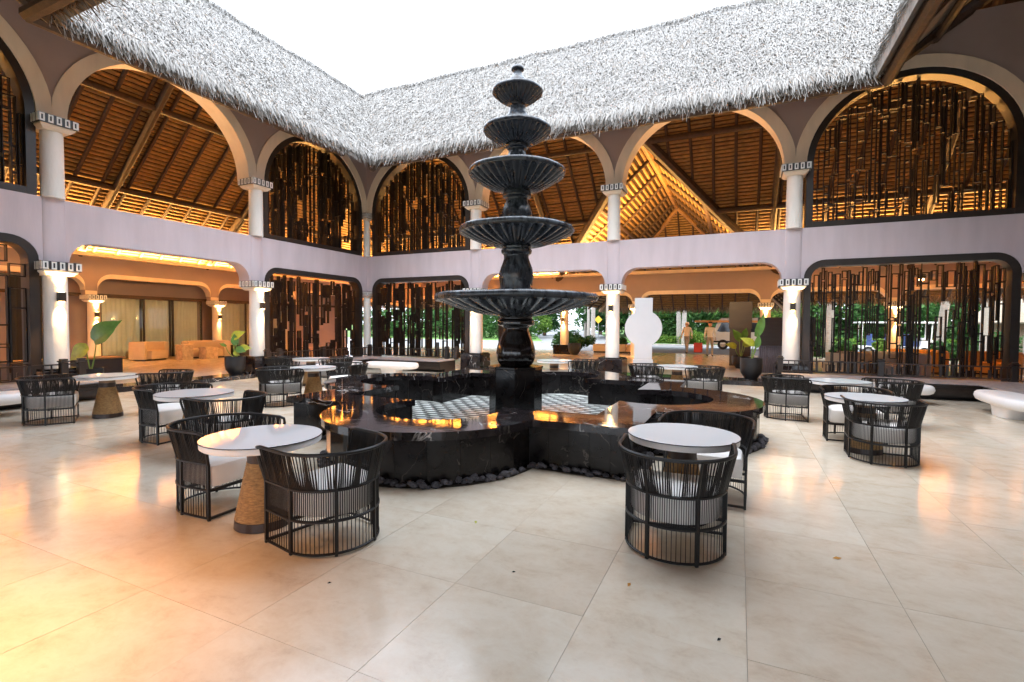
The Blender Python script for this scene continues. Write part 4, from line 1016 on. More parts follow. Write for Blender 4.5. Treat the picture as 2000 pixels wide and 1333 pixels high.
# ------------------------------------------------------------------ tables
TB = {}
def make_table():
    t = thing('table', '', 'table', (0, 0, 0), 'round white café tables', local=True)
    MB().lathe([(0.02, 0.672), (0.44, 0.672), (0.45, 0.68), (0.45, 0.715), (0.445, 0.722), (0.02, 0.722)], 64).build('table_top', 'table_white', t, smooth='auto')
    MB().lathe([(0.01, 0.7235), (0.452, 0.7235), (0.455, 0.727), (0.452, 0.7305), (0.01, 0.7305)], 64).build('glass_plate', 'glass_table', t, smooth='auto')
    MB().lathe([(0.4525, 0.7232), (0.4558, 0.7232), (0.4558, 0.7300), (0.4525, 0.7300)], 64).build('glass_edge', 'tile_dark', t)
    MB().lathe([(0.115, 0.60), (0.115, 0.6715)], 32).build('neck', 'neck', t, smooth='auto')
    MB().lathe([(0.118, 0.525), (0.120, 0.5995)], 32).build('collar', 'band_brown', t, smooth='auto')
    prof = []
    for k in range(62):
        f = k/61; r = 0.212-(0.212-0.120)*f; prof.append((r+(0.003 if k % 2 else -0.002), 0.072+(0.5245-0.072)*f))
    MB().lathe(prof, 40).build('rope_cone', 'rope', t, smooth=True)
    MB().lathe([(0.205, 0.0), (0.218, 0.004), (0.214, 0.0715)], 40).build('foot_ring', 'band_brown', t, smooth='auto')
    return t
tab0 = make_table()
tabs = [((10.15, -12.87), 'round white table on a rope cone between the two nearest left chairs'), ((13.26, -11.24), 'round white table between the two chairs at near right centre'),
        ((15.21, -7.82), 'white glass-topped table between two chairs at the right, nearer of the right pair'), ((15.27, -5.66), 'white table by the right-hand deck, further of the right pair'),
        ((7.16, -11.52), 'white table among three chairs left of the basin, behind the nearest left table'), ((3.67, -10.83), 'white table on a rope cone farthest left, by the left deck'),
        ((5.46, -7.92), 'white table behind the basin at left, nearer of two in line'), ((3.32, -5.99), 'small far white table by the corner deck, left of the white benches'),
        ((12.40, -3.75), 'white table in front of the lobby step, right of the white disc sculpture'), ((9.28, -3.45), 'far white table seen between fountain stem and plinth')]
for i, (c, lab) in enumerate(tabs):
    o = tab0 if i == 0 else copy_tree(tab0); o.location = (*c, 0); o['label'] = lab; o.rotation_euler = (0, 0, i*1.3)

# ------------------------------------------------------------------ barrel chairs
def make_chair():
    t = thing('chair', '', 'chair', (0, 0, 0), 'black cord barrel chairs', local=True)
    r0, fx = 0.352, 0.30                                 # faces +x; semicircle at the back, straight arms forward
    def path(s, r):
        """s in 0..1 from the left front post round the back to the right front post"""
        arm = fx; Lc = math.pi*r; T = 2*arm+Lc; l = s*T
        if l < arm: return Vector((fx-l, r, 0)), Vector((0, 1, 0))
        if l > arm+Lc: return Vector((l-arm-Lc, -r, 0)), Vector((0, -1, 0))
        a = math.pi/2+(l-arm)/r; return Vector((r*math.cos(a), r*math.sin(a), 0)), Vector((math.cos(a), math.sin(a), 0))
    def rail(z, out, rad, name, n=40):
        pts = []
        for k in range(n+1):
            p, nn = path(k/n, r0); pts.append(p+nn*out+Vector((0, 0, z)))
        MB().tube(pts, rad, 6).build(name, 'chair_metal', t, smooth='auto')
    ztop, zmid, zlow, zb = 0.745, 0.475, 0.255, 0.022
    rail(zb, 0, 0.0105, 'base_rail'); rail(zlow, 0, 0.0125, 'seat_rail'); rail(zmid, 0, 0.0125, 'mid_rail')
    # top rail, turning down the front edges of the arms
    pts = []
    for s in (0,):
        p, nn = path(0, r0); pts += [p+Vector((0.0, 0, zmid)), p+nn*0.03+Vector((0.018, 0, zmid+0.13)), p+nn*0.05+Vector((0.03, 0, ztop-0.05)), p+nn*0.055+Vector((0.015, 0, ztop-0.012))]
    for k in range(1, 40):
        p, nn = path(k/40, r0); pts.append(p+nn*0.06+Vector((0, 0, ztop)))
    p, nn = path(1, r0); pts += [p+nn*0.055+Vector((0.015, 0, ztop-0.012)), p+nn*0.05+Vector((0.03, 0, ztop-0.05)), p+nn*0.03+Vector((0.018, 0, zmid+0.13)), p+Vector((0.0, 0, zmid))]
    MB().tube(pts, 0.0135, 7).build('top_rail', 'chair_metal', t, smooth='auto')
    for s in (0.0, 0.2, 0.4, 0.6, 0.8, 1.0):
        p, nn = path(s, r0); mb = MB(); mb.box((p.x, p.y, zmid/2+0.004), (0.021, 0.021, zmid), math.atan2(nn.y, nn.x))
        if 0 < s < 1: mb.tube([p+Vector((0, 0, zmid)), p+nn*0.06+Vector((0, 0, ztop))], 0.0105, 5)
        mb.build('post', 'chair_metal', t)
    mb = MB(); a, _ = path(0, r0); b, _ = path(1, r0)
    mb.box((a.x, 0, zb), (0.02, 2*r0, 0.02)); mb.build('front_bar', 'chair_metal', t)
    MB().box((a.x, 0, zlow), (0.024, 2*r0, 0.024)).build('front_bar', 'chair_metal', t)
    MB().box((0.0, 0, zlow-0.012), (0.024, 2*r0, 0.02)).build('cross_bar', 'chair_metal', t)
    mb = MB(); n = 108
    def s_arm(f): return f < 0.2 or f > 0.8
    def cord(p, q, w_):
        d = (q-p); L = d.length; mtx = d.to_track_quat('Z', 'Y').to_matrix(); mb.box((p+q)/2, (w_, w_, L), mtx=mtx)
    for k in range(1, n):
        p, nn = path(k/n, r0)
        if k % 2 == 0: cord(p+Vector((0, 0, zb)), p+Vector((0, 0, zlow)), 0.0048)
        cord(p+Vector((0, 0, zlow)), p+Vector((0, 0, zmid)), 0.0052)
        q, n2 = path(min(1, max(0, k/n+0.006*math.sin(k*0.9))), r0)
        cord(p+Vector((0, 0, zmid)), q+n2*0.06+Vector((0, 0, ztop)), 0.0058)
        if s_arm(k/n): cord(path((k+0.25)/n, r0)[0]+Vector((0, 0, zmid)), path((k+0.25)/n, r0)[0]+path((k+0.25)/n, r0)[1]*0.055+Vector((0, 0, ztop)), 0.0062)
        if k % 18 > 3: cord(path((k+0.5)/n, r0)[0]+Vector((0, 0, zmid)), q+n2*0.063+Vector((0, 0, ztop)), 0.0058)
    mb.build('cord_weave', 'cord', t, kind='stuff')
    # cushion: D-shaped, thick, soft edges
    N_ = 36; prof = [(0.055, 0.272), (0.020, 0.278), (0.008, 0.30), (0.004, 0.36), (0.006, 0.42), (0.018, 0.452), (0.05, 0.468), (0.12, 0.476)]
    mb = MB(); base = []
    for k in range(N_+1):
        s = k/N_; p, nn = path(s, r0-0.022); base.append((p, nn))
    front = [(Vector((fx+0.02, y, 0)), Vector((1, 0, 0))) for y in np.linspace(-(r0-0.05), r0-0.05, 8)]
    loop = base+front; m = len(loop); c = Vector((0.05, 0, 0))
    for ins, z in prof:
        for p, nn in loop:
            q = p+(c-p)*(ins/ (p-c).length); mb.v.append((q.x, q.y, z))
    for i in range(len(prof)-1):
        for k in range(m): k2 = (k+1) % m; mb.f.append((i*m+k, i*m+k2, (i+1)*m+k2, (i+1)*m+k))
    mb.f.append(tuple(range(m))[::-1]); mb.f.append(tuple((len(prof)-1)*m+k for k in range(m)))
    mb.build('seat_cushion', 'cushion', t, smooth='auto')
    return t
ch0 = make_chair()
chairs = [((10.85, -12.83), 168, 'nearest left black cord barrel chair, its back to us, right of its table'),
          ((9.40, -12.70), 2, 'black cord chair with its white cushion open to us, left of the nearest table'),
          ((13.27, -11.82), 93, 'nearest right black cord barrel chair, its back squarely to us'),
          ((13.42, -10.50), 268, 'black cord chair facing us behind the near right table, against the basin'),
          ((15.33, -8.22), 88, 'black cord chair, back to us, in front of the nearer right-hand table'),
          ((15.22, -7.02), 270, 'black cord chair facing us behind the nearer right table'),
          ((14.48, -5.52), 2, 'black cord chair left of the farther right table, seen from behind'),
          ((16.05, -5.45), 185, 'black cord chair at the right end of the farther right table'),
          ((7.93, -11.58), 176, 'black cord chair in front of the table left of the basin, back to us'),
          ((6.32, -11.35), 2, 'black cord chair left of the table beside the basin, white cushion showing'),
          ((4.05, -10.05), 215, 'black cord chair standing behind, between the two left tables'),
          ((3.42, -11.50), 62, 'black cord chair at the far left edge, turned to the rope-cone table'),
          ((5.25, -8.62), 70, 'black cord chair left of the nearer far-left table, behind the basin'),
          ((5.68, -7.10), 262, 'black cord chair behind the basin, right of the nearer far-left table'),
          ((2.62, -6.30), 30, 'small far black chair left of the farthest table, by the corner posts'),
          ((3.95, -5.70), 205, 'small far black chair right of the farthest table, before the screen'),
          ((11.75, -4.0), 15, 'black cord chair left of the table beside the white disc sculpture'),
          ((13.02, -4.05), 172, 'black cord chair right of the table beside the white disc sculpture, back half to us'),
          ((10.02, -3.25), 188, 'far black chair half hidden beside the marble plinth')]
for i, (c, a, lab) in enumerate(chairs):
    o = ch0 if i == 0 else copy_tree(ch0); o.location = (*c, 0.0); o.rotation_euler = (0, 0, R(a)); o['label'] = lab

# ------------------------------------------------------------------ white disc sculpture
lt = thing('sculpture', 'tall white slab sculpture with a round disc in its middle, by the lobby step', 'sculpture', (10.98, -0.05, LZ+0.004))
zb = LZ+0.004; yw = math.atan2(CAM.y+0.05, CAM.x-10.98)+math.pi/2; th_ = 0.09
def slab_shape(poly):
    n = len(poly); mb = MB(); c_, s2 = math.cos(yw), math.sin(yw)
    f_ = lambda x, y, z: (10.98+x*c_-y*s2, -0.05+x*s2+y*c_, z)
    return mb.add([f_(x, -th_, z) for x, z in poly]+[f_(x, th_, z) for x, z in poly], [tuple(range(n)), tuple(range(n, 2*n))[::-1]]+[(i_, n+i_, n+(i_+1) % n, (i_+1) % n) for i_ in range(n)])
ar = math.acos(0.27/0.56)
poly = [(-0.27, 0.602), (0.27, 0.602)]+[(0.56*math.cos(t), 1.57+0.56*math.sin(t)) for t in np.linspace(-ar, ar, 25)]+[(0.27, 2.51), (-0.27, 2.51)]+[(0.56*math.cos(t), 1.57+0.56*math.sin(t)) for t in np.linspace(math.pi-ar, math.pi+ar, 25)]
slab_shape(poly).build('disc_slab', 'sculpture_white', lt, bevel=0.008)
slab_shape([(-0.31, zb), (0.31, zb), (0.30, 0.60), (-0.30, 0.60)]).build('base', 'sculpture_white', lt, bevel=0.008)

# ------------------------------------------------------------------ pots and plants
def pot(t, c, r, h, z):
    prof = [(r*0.55, z), (r*0.58, z+0.03), (r*0.62, z+0.05), (r*0.92, z+h*0.30), (r*0.99, z+h*0.55), (r, z+h), (r*0.93, z+h), (r*0.92, z+h-0.06), (0.03, z+h-0.06)]
    MB().lathe(prof, 36, (c[0], c[1], 0)).build('pot', 'pot_black', t, smooth='auto')
    MB().lathe([(0.02, z+h-0.055), (r*0.91, z+h-0.05)], 24, (c[0], c[1], 0)).build('soil', 'soil', t)
def leaf(t, base, tip, nrm, L, W, m, heart=True, name='leaf'):
    """a broad blade from stalk end, veined and folded along its midrib"""
    tip, d, nrm = Vector(base), (Vector(tip)-Vector(base)).normalized(), Vector(nrm).normalized()
    s = d.cross(nrm).normalized(); nrm = s.cross(d); mb = MB(); n = 9
    for i in range(n+1):
        f = i/n; wd = W*(math.sin(math.pi*min(1, f*0.92+0.10))**0.75)*(1-f**3*0.75) if heart else W*math.sin(math.pi*(0.05+0.93*f))**0.8
        dr = -0.28*L*f*f; c = tip+d*(L*(f-0.12))+nrm*dr; rip = 0.02*W*math.sin(i*2.4)
        mb.v += [tuple(c-s*wd+nrm*(wd*0.22+rip)), tuple(c-s*wd*0.5+nrm*wd*0.14), tuple(c), tuple(c+s*wd*0.5+nrm*wd*0.14), tuple(c+s*wd+nrm*(wd*0.22-rip))]
    for i in range(n):
        for k in range(4): a = i*5+k; mb.f.append((a, a+1, a+6, a+5))
    return mb.build(name, m, t, smooth=True)
def stalk(t, a, b, r=0.012, bend=(0, 0, 0)):
    a, b, bd = Vector(a), Vector(b), Vector(bend); pts = [a.lerp(b, k/6)+bd*math.sin(math.pi*k/6) for k in range(7)]
    return MB().tube(pts, [r*(1.25-0.09*k) for k in range(7)], 6).build('stem', 'stem', t, smooth='auto')
RT = Vector((R2.x, R2.y, 0)).normalized(); FW = Vector((F.x, F.y, 0)).normalized()
def plant(label, c, r, h, z, leaves, base_name='potted_plant'):
    t = thing(base_name, label, 'plant', (c[0], c[1], z)); pot(t, c, r, h, z)
    b = Vector((c[0], c[1], z+h-0.05))
    for (dx, dz, L, W, m, dirx, dirz, fwd) in leaves:      # offsets across the view and up
        e = b+RT*dx+Vector((0, 0, dz))-FW*fwd; stalk(t, b+RT*dx*0.15, e, 0.014, RT*dx*0.15)
        leaf(t, e, e+RT*dirx+Vector((0, 0, dirz))-FW*0.1, -FW+Vector((0, 0, 0.35)), L, W, m)
    return t
plant('black pot with yellow-green lily leaves beside the left lit column', (0.12, -5.85), 0.28, 0.55, LZ, [(-0.05, 0.62, 0.42, 0.15, 'leaf_yellow', 0.6, 0.35, 0), (0.06, 0.42, 0.36, 0.12, 'leaf_big', -0.2, 0.8, 0.05), (0.17, 0.30, 0.34, 0.11, 'leaf_yellow', 0.9, 0.05, 0), (0.12, 0.28, 0.30, 0.11, 'leaf_big', 0.7, -0.2, 0.1), (-0.28, 0.36, 0.25, 0.05, 'leaf_big', -0.7, 0.3, 0), (0.04, 0.18, 0.2, 0.08, 'leaf_yellow', 0.5, -0.3, 0.1)])
plant('large black planter with tall banana-like leaves at the edge of the lobby step', (14.02, 0.20), 0.30, 0.62, LZ, [(0.16, 0.75, 0.75, 0.13, 'leaf_big', 0.35, 0.95, 0), (0.02, 0.45, 0.45, 0.12, 'leaf_yellow', -0.8, 0.5, 0.05), (0.10, 0.4, 0.4, 0.10, 'leaf_big', 0.2, 0.9, 0.1)])
plant('dark planter with leafy stems beside the tall dark cabinet', (13.75, 4.2), 0.30, 0.45, LZ, [(-0.05, 0.65, 0.5, 0.17, 'leaf_big', -0.4, 0.7, 0), (0.15, 0.45, 0.45, 0.15, 'leaf_yellow', 0.6, 0.5, 0), (-0.25, 0.4, 0.4, 0.13, 'leaf_yellow', -0.9, 0.3, 0.1), (0.05, 0.75, 0.4, 0.13, 'leaf_big', 0.3, 0.9, 0.1)])
plant('plant with one huge pale green elephant-ear leaf behind the left railing', (-0.80, -9.02), 0.26, 0.40, LZ, [(0.16, 0.78, 0.78, 0.30, 'leaf_big', 0.75, 0.75, 0), (-0.02, 0.55, 0.55, 0.22, 'leaf_yellow', -0.3, -0.2, 0.1)])
plant('dark pot with arching yellow lilies left of the fountain foot', (6.3, 0.9), 0.3, 0.5, LZ, [(-0.45, 0.45, 0.35, 0.06, 'leaf_yellow', -0.8, -0.25, 0), (0.12, 0.52, 0.38, 0.09, 'leaf_yellow', 0.1, 0.8, 0), (-0.1, 0.4, 0.3, 0.08, 'leaf_big', 0.4, 0.6, 0.1)])
t = thing('planter', 'round dark pot beside the lit column plinth across the lobby', 'planter', (5.9, 9.0, LZ)); pot(t, (5.9, 9.0), 0.33, 0.6, LZ)
t = thing('plinth_block', 'dark square plinth round the foot of the lit far lobby column', 'plinth', (5.2, 9.45, LZ)); 
for (dx, dy, sx_, sy_) in ((-0.36, 0, 0.22, 0.94), (0.36, 0, 0.22, 0.94), (0, -0.36, 0.498, 0.22), (0, 0.36, 0.498, 0.22)):
    MB().box((5.2+dx, 9.45+dy, LZ+0.25), (sx_, sy_, 0.5)).build('side', 'marble_side', t)

# ------------------------------------------------------------------ left lounge
gw = thing('curtained_wall', 'warm curtained glass wall at the back of the left lounge', 'wall', (-9.75, -2.5, 0))
for y0, y1 in ((-9.6, -5.45),): pass
ys = [-4.55, -2.95, -1.75, -0.45]
for a, b in zip(ys[:-1], ys[1:]):
    mb = MB(); n = 40
    for i in range(n+1):
        y = a+0.04+(b-a-0.08)*i/n; x = -9.95+0.025*math.sin(i*1.35)+0.01*math.sin(i*3.1)
        mb.v += [(x, y, LZ+0.03), (x, y, 2.66)]
    for i in range(n): mb.f.append((2*i, 2*i+2, 2*i+3, 2*i+1))
    mb.build('curtain', 'curtain', gw, smooth=True)
    MB().bb((-9.75, a+0.03, LZ+0.05), (-9.735, b-0.03, 2.66)).build('pane', 'glass', gw)
for y in ys: MB().bb((-9.78, y-0.03, LZ), (-9.70, y+0.03, 2.70)).build('mullion', 'screen', gw)
MB().bb((-9.78, -4.55, 2.66), (-9.70, -0.45, 2.74)).build('transom', 'screen', gw)
gw2 = thing('curtained_wall', 'second curtained glass wall, right of the lounge column', 'wall', (-9.75, 2.3, 0))
for a, b in ((0.45, 1.9), (1.9, 3.4), (3.4, 4.7)):
    mb = MB(); n = 30
    for i in range(n+1):
        y = a+(b-a)*i/n; x = -9.95+0.025*math.sin(i*1.5); mb.v += [(x, y, LZ+0.03), (x, y, 2.66)]
    for i in range(n): mb.f.append((2*i, 2*i+2, 2*i+3, 2*i+1))
    mb.build('curtain', 'curtain', gw2, smooth=True); MB().bb((-9.75, a+0.03, LZ+0.05), (-9.735, b-0.03, 2.66)).build('pane', 'glass', gw2)
    MB().bb((-9.78, a-0.03, LZ), (-9.70, a+0.03, 2.70)).build('mullion', 'screen', gw2)
MB().bb((-9.80, -17, 2.68), (-9.69, 9.3, 2.80)).build('lintel_beam', 'beam', IL)
MB().bb((-10.6, -19, 0), (-10.4, 9.4, 3.6)).build('wall', 'taupe', kind='structure')['label'] = 'brown back wall of the lounge'
MB().bb((-23, 9.15, 0), (-9.9, 9.3, 4.2)).build('wall', 'taupe', kind='structure')['label'] = 'brown wall beyond the lounge corner'
cu = thing('dark_curtain', 'tall black curtain in the left lounge, beside the lit column', 'curtain', (-6.9, -7.6, LZ))
mb = MB(); n = 36
for i in range(n+1):
    f = i/n; y = -8.35+1.15*f; x = -6.9+0.05*math.sin(i*1.3); mb.v += [(x, y+0.10*(f-0.5), LZ+0.02), (x, y, 3.1)]
for i in range(n): mb.f.append((2*i, 2*i+2, 2*i+3, 2*i+1))
mb.build('cloth', 'curtain_dark', cu, smooth=True)
MB().tube([(-6.9, -8.5, 3.12), (-6.9, -6.9, 3.12)], 0.03, 8).build('curtain_rod', 'screen', cu)
ct = thing('console', 'low dark console behind the left railing', 'counter', (-3.4, -8.4, LZ))
MB().bb((-3.8, -9.7, LZ), (-3.2, -7.1, 0.58)).build('body', 'panel_brown', ct, bevel=0.01); MB().bb((-3.85, -9.75, 0.582), (-3.15, -7.05, 0.63)).build('top', 'beam_gold', ct, bevel=0.008)
def sofa(label, c, rz, L, m, depth=0.85, h=0.74, cat='sofa'):
    t = thing('sofa', label, cat, (*c, LZ), local=True, rz=rz); n = 28
    def arc(z0, z1, r0, r1, a0, a1, bev=0.03):
        mb = MB()
        prof = [(r0, z0), (r1, z0), (r1, z1-0.05), (r1-0.04, z1), (r0+0.04, z1), (r0, z1-0.05)]
        for i in range(n+1):
            a = a0+(a1-a0)*i/n
            for r, z in prof: mb.v.append((r*math.cos(a), r*math.sin(a)*L, z))
        k = len(prof)
        for i in range(n):
            for j in range(k): mb.f.append((i*k+j, i*k+(j+1) % k, (i+1)*k+(j+1) % k, (i+1)*k+j))
        mb.f.append(tuple(range(k))); mb.f.append(tuple(n*k+j for j in range(k))[::-1]); return mb
    arc(0.05, h, 0.62, 0.85, R(75), R(285)).build('backrest', m, t, smooth='auto')
    mb = MB(); mb.prism([(0.60*math.cos(a), 0.60*L*math.sin(a)) for a in [R(80)+R(200)*i/20 for i in range(21)]]+[(0.35, -0.55*L), (0.35, 0.55*L)], 0.06, 0.40); mb.build('seat', m, t, bevel=0.03)
    mb = MB(); mb.prism([(0.7*math.cos(a), 0.7*L*math.sin(a)) for a in [2*math.pi*i/24 for i in range(24)] if math.cos(a) < 0.4], 0.0, 0.055); mb.build('foot', 'screen', t)
    return t
sofa('curved tan armchair before the curtained glass wall', (-8.1, -3.55), R(20), 0.75, 'sofa')
sofa('curved tan sofa right of the stone block tables', (-7.7, -1.55), R(-30), 1.1, 'sofa')
for (x, y, s1, h1, lab) in ((-7.3, -2.75, 0.45, 0.62, 'taller square stone side table before the tan sofas'), (-6.9, -2.0, 0.5, 0.5, 'lower square stone side table before the tan sofas')):
    t = thing('block_table', lab, 'table', (x, y, LZ)); MB().bb((x-s1/2, y-s1/2, LZ), (x+s1/2, y+s1/2, LZ+h1-0.06)).build('body', 'block_stone', t, bevel=0.008); MB().bb((x-s1/2-0.02, y-s1/2-0.02, LZ+h1-0.059), (x+s1/2+0.02, y+s1/2+0.02, LZ+h1)).build('top', 'block_stone', t, bevel=0.008)
t = thing('planter', 'dark box planter by the column right of the glass wall', 'planter', (-7.5, 0.2, LZ)); MB().bb((-7.9, -0.6, LZ), (-7.1, 0.9, 0.62)).build('box', 'panel_brown', t, bevel=0.01); MB().bb((-7.84, -0.54, 0.62), (-7.16, 0.84, 0.635)).build('soil', 'soil', t)

# ------------------------------------------------------------------ back lobby furniture
cb = thing('cabinet', 'tall dark brown cabinet on a fluted grey base beside the lit column', 'cabinet', (14.75, 2.6, LZ))
MB().bb((14.25, 2.6, 1.02), (15.9, 3.1, 1.95)).build('upper_panel', 'panel_brown', cb, bevel=0.008)
MB().bb((14.30, 2.65, LZ), (15.85, 3.05, 1.018)).build('base', 'fluted', cb)
for k in range(26): MB().tube([(14.33+k*0.06, 2.645, LZ+0.01), (14.33+k*0.06, 2.645, 1.0)], 0.024, 6).build('flute', 'fluted', cb, smooth=True)
cb = thing('cabinet', 'dark brown slab cabinet behind the leafy planter', 'cabinet', (13.9, 5.4, LZ))
MB().bb((13.35, 5.3, LZ), (14.1, 5.7, 1.55)).build('body', 'panel_brown', cb, bevel=0.008); MB().bb((13.32, 5.27, 1.552), (14.13, 5.73, 2.6)).build('upper_panel', 'panel_brown', cb, bevel=0.008)
bx_ = thing('partition', 'dark wood partition panel left of the fountain foot, inside the lobby', 'partition', (4.6, 3.6, LZ))
for k in range(7): MB().bb((4.15+k*0.17, 3.6, LZ), (4.15+k*0.17+0.166, 3.66+0.008*(k % 2), 2.3)).build('plank', 'panel_brown', bx_)
bn = thing('lobby_bench', 'long tan upholstered bench at the lobby edge before the driveway', 'bench', (7.2, 12.0, LZ))
for k in range(3): MB().bb((6.15+k*0.95, 11.6, LZ+0.08), (7.08+k*0.95, 12.3, 0.60)).build('seat_block', 'sofa', bn, bevel=0.05)
MB().bb((6.2, 11.65, LZ), (8.95, 12.25, LZ+0.079)).build('foot', 'screen', bn)
sofa('pale grey curved sofa behind the right-hand railing', (18.0, 3.2), R(200), 1.35, 'sofa_grey')
sofa('tan curved sofa behind the right-hand railing, left of the grey one', (16.6, 3.0), R(160), 0.9, 'sofa')
sofa('orange curved sofa back glowing behind the right-hand screen', (19.3, 6.0), R(195), 1.3, 'sofa_orange')
sofa('orange armchair at the far right behind the screen', (21.2, 5.6), R(230), 0.9, 'sofa_orange')
for s_ in (-1, 1): strip_lamp('cove_lamp', (GX+s_*5.9, 14.5, 3.75), 9.0, True, 300, (0, R(-30)*s_), rg)
fn = thing('ceiling_fan', 'dark ceiling fan with a lit lamp behind the right-hand screen', 'fan', (18.9, 4.0, 3.2))
MB().tube([(18.9, 4.0, 3.35), (18.9, 4.0, 7.6)], 0.02, 6).build('rod', 'screen', fn); MB().lathe([(0.05, 3.36), (0.12, 3.33), (0.12, 3.22), (0.06, 3.19)], 20, (18.9, 4.0, 0)).build('motor', 'screen', fn)
for k in range(4):
    a = R(20+90*k); MB().box((18.9+0.42*math.cos(a), 4.0+0.42*math.sin(a), 3.28), (0.60, 0.13, 0.012), a).build('blade', 'screen', fn)
MB().lathe([(0.07, 3.188), (0.065, 3.15), (0.02, 3.13)], 16, (18.9, 4.0, 0)).build('lamp', 'glow', fn)

# ------------------------------------------------------------------ outdoors: driveway, lawn, hedge
MB().bb((-60, 13.2, -0.3), (80, 27.5, 0.0)).build('driveway', 'asphalt', kind='structure')
mb = MB(); mb.add([(-3, 27.5, 0.003), (4.5, 27.5, 0.003), (-22, 110, 0.6), (-45, 110, 0.6)], [(0, 1, 2, 3)]); mb.build('road', 'asphalt', kind='structure')
for (a, b) in (((4.6, 27.5), (80, 27.8)), ((-60, 27.5), (-3.1, 27.8))):
    MB().bb((*a, -0.1), (*b, 0.12)).build('kerb', 'kerb', kind='structure')
MB().add([(4.6, 27.8, 0.08), (80, 27.8, 0.08), (80, 120, 1.5), (-22, 120, 1.5)], [(0, 1, 2, 3)]).build('lawn', 'grass', kind='structure')
MB().add([(-60, 27.8, 0.08), (-3.1, 27.8, 0.08), (-45, 120, 1.5), (-120, 120, 1.5)], [(0, 1, 2, 3)]).build('lawn', 'grass', kind='structure')
MB().bb((15.6, 13.2, 0.001), (30, 17.5, 0.10)).build('planting_bed', 'grass', kind='structure')
def leaf_cloud(clumps, per, size, seed, flat=0.6):
    r = np.random.default_rng(seed); P = []
    for (x, y, z, rad) in clumps:
        v = r.normal(size=(per, 3)); v /= np.linalg.norm(v, axis=1)[:, None]; rr = rad*r.uniform(0.55, 1.05, per)[:, None]**0.8
        P.append(np.array([x, y, z])+v*rr*np.array([1, 1, 0.8]))
    P = np.concatenate(P); n = len(P)
    a = r.normal(size=(n, 3)); a[:, 2] *= flat; a /= np.linalg.norm(a, axis=1)[:, None]
    b = np.cross(a, r.normal(size=(n, 3))); b /= np.linalg.norm(b, axis=1)[:, None]
    s = r.uniform(0.6, 1.3, n)[:, None]*size
    V = np.stack([P-a*s, P+b*s*0.42, P+a*s, P-b*s*0.42], 1).reshape(-1, 3); Q = np.arange(n*4).reshape(-1, 4)
    return npmesh('crown', V, Q)
def tree_proto(h, rad, seed, m, per=210, size=0.19):
    rd = random.Random(seed); cl = []
    for k in range(44):
        a = rd.uniform(0, 6.283); f = rd.uniform(0.05, 1.0); rr = rad*math.sqrt(rd.random())*(0.55+0.45*math.sin(math.pi*min(1, f+0.15)))
        cl.append((rr*math.cos(a), rr*math.sin(a), h*(0.12+0.85*f), rad*rd.uniform(0.22, 0.38)))
    me = leaf_cloud(cl, per, size, seed); me.materials.append(M[m])
    tr = MB(); tr.tube([(0, 0, -0.3), (0.08, 0.05, h*0.25), (-0.1, 0.1, h*0.5), (0.1, 0, h*0.8)], [rad*0.085, rad*0.065, rad*0.05, rad*0.02], 8)
    for c in cl[::4]: tr.tube([(0, 0.05, h*0.3), (c[0]*0.5, c[1]*0.5, (h*0.3+c[2])*0.55), (c[0], c[1], c[2])], [rad*0.035, rad*0.022, rad*0.008], 5)
    tm = tr.mesh('trunk'); tm.materials.append(M['trunk_dark']); return me, tm
PR = [tree_proto(9, 3.2, 1, 'leaves_mid'), tree_proto(8, 3.0, 2, 'leaves_dark'), tree_proto(7, 2.8, 3, 'leaves_lime'), tree_proto(10, 3.4, 4, 'leaves_dark')]
names_t = ['mid green bushy tree', 'dark green dense tree', 'lime green bright tree', 'tall dark leafy tree']
places = [(-16, 44, 0, 1.1), (-11.5, 50, 1, 1.1), (1.5, 44, 3, 1.2), (6.2, 34, 2, .95), (8.8, 38, 1, 1.0), (11.6, 34.5, 0, 1.0), (14.2, 37, 3, 1.0), (16.6, 33.5, 2, .95), (19.2, 36, 0, 1.1), (22.6, 34, 1, 1.0), (25.6, 37, 2, 1.1), (29.5, 35, 0, 1.0), (34, 39, 1, 1.2), (39, 36, 3, 1.0), (45, 40, 0, 1.2), (4.2, 40, 0, 1.0), (-6, 60, 0, 1.3), (-24, 42, 3, 1.2), (10, 46, 3, 1.3), (20, 46, 0, 1.3), (30, 48, 3, 1.3), (0, 52, 0, 1.0), (-9.5, 40, 2, 0.9), (-1.2, 45, 1, 1.0)]
seen_in = ['far left of the driveway view', 'left of the road, set back', 'right of the road bend', 'nearest the road bend', 'behind the road-bend tree', 'behind the white disc sculpture', 'above the walking figures, set back', 'above the white shuttle van', 'right of the shuttle van', 'left behind the right screen', 'middle behind the right screen', 'above the cart behind the right screen', 'behind the thatched hut', 'at the far right beyond the hut', 'at the extreme right distance', 'right beside the receding road', 'far up the road', 'furthest left', 'in the second row behind the sculpture', 'in the second row behind the van', 'in the second row behind the cart', 'closing the view up the road', 'on the left verge of the road', 'on the right verge of the road']
for (x, y, k, s), w_ in zip(places, seen_in):
    t = thing('tree', names_t[k]+' '+w_, 'tree', (x, y, 0.05), 'trees across the driveway', local=True, rz=x*1.7); t.scale = (s, s, s)
    obj('crown', PR[k][0], None, t); obj('trunk', PR[k][1], None, t)
cl = [(x+random.uniform(-1, 1), 50+random.uniform(-2, 2)+abs(x-8)*0.05, z, 1.6) for x in np.arange(-40, 75, 2.0) for z in (0.8, 2.6, 4.6, 6.8, 9.0) if not -19 < x < -3]
cl += [(x+random.uniform(-1, 1), 78+random.uniform(-2, 2), z, 2.4) for x in np.arange(-42, 4, 2.6) for z in (2.0, 4.6, 7.4, 10.4, 13.4)]
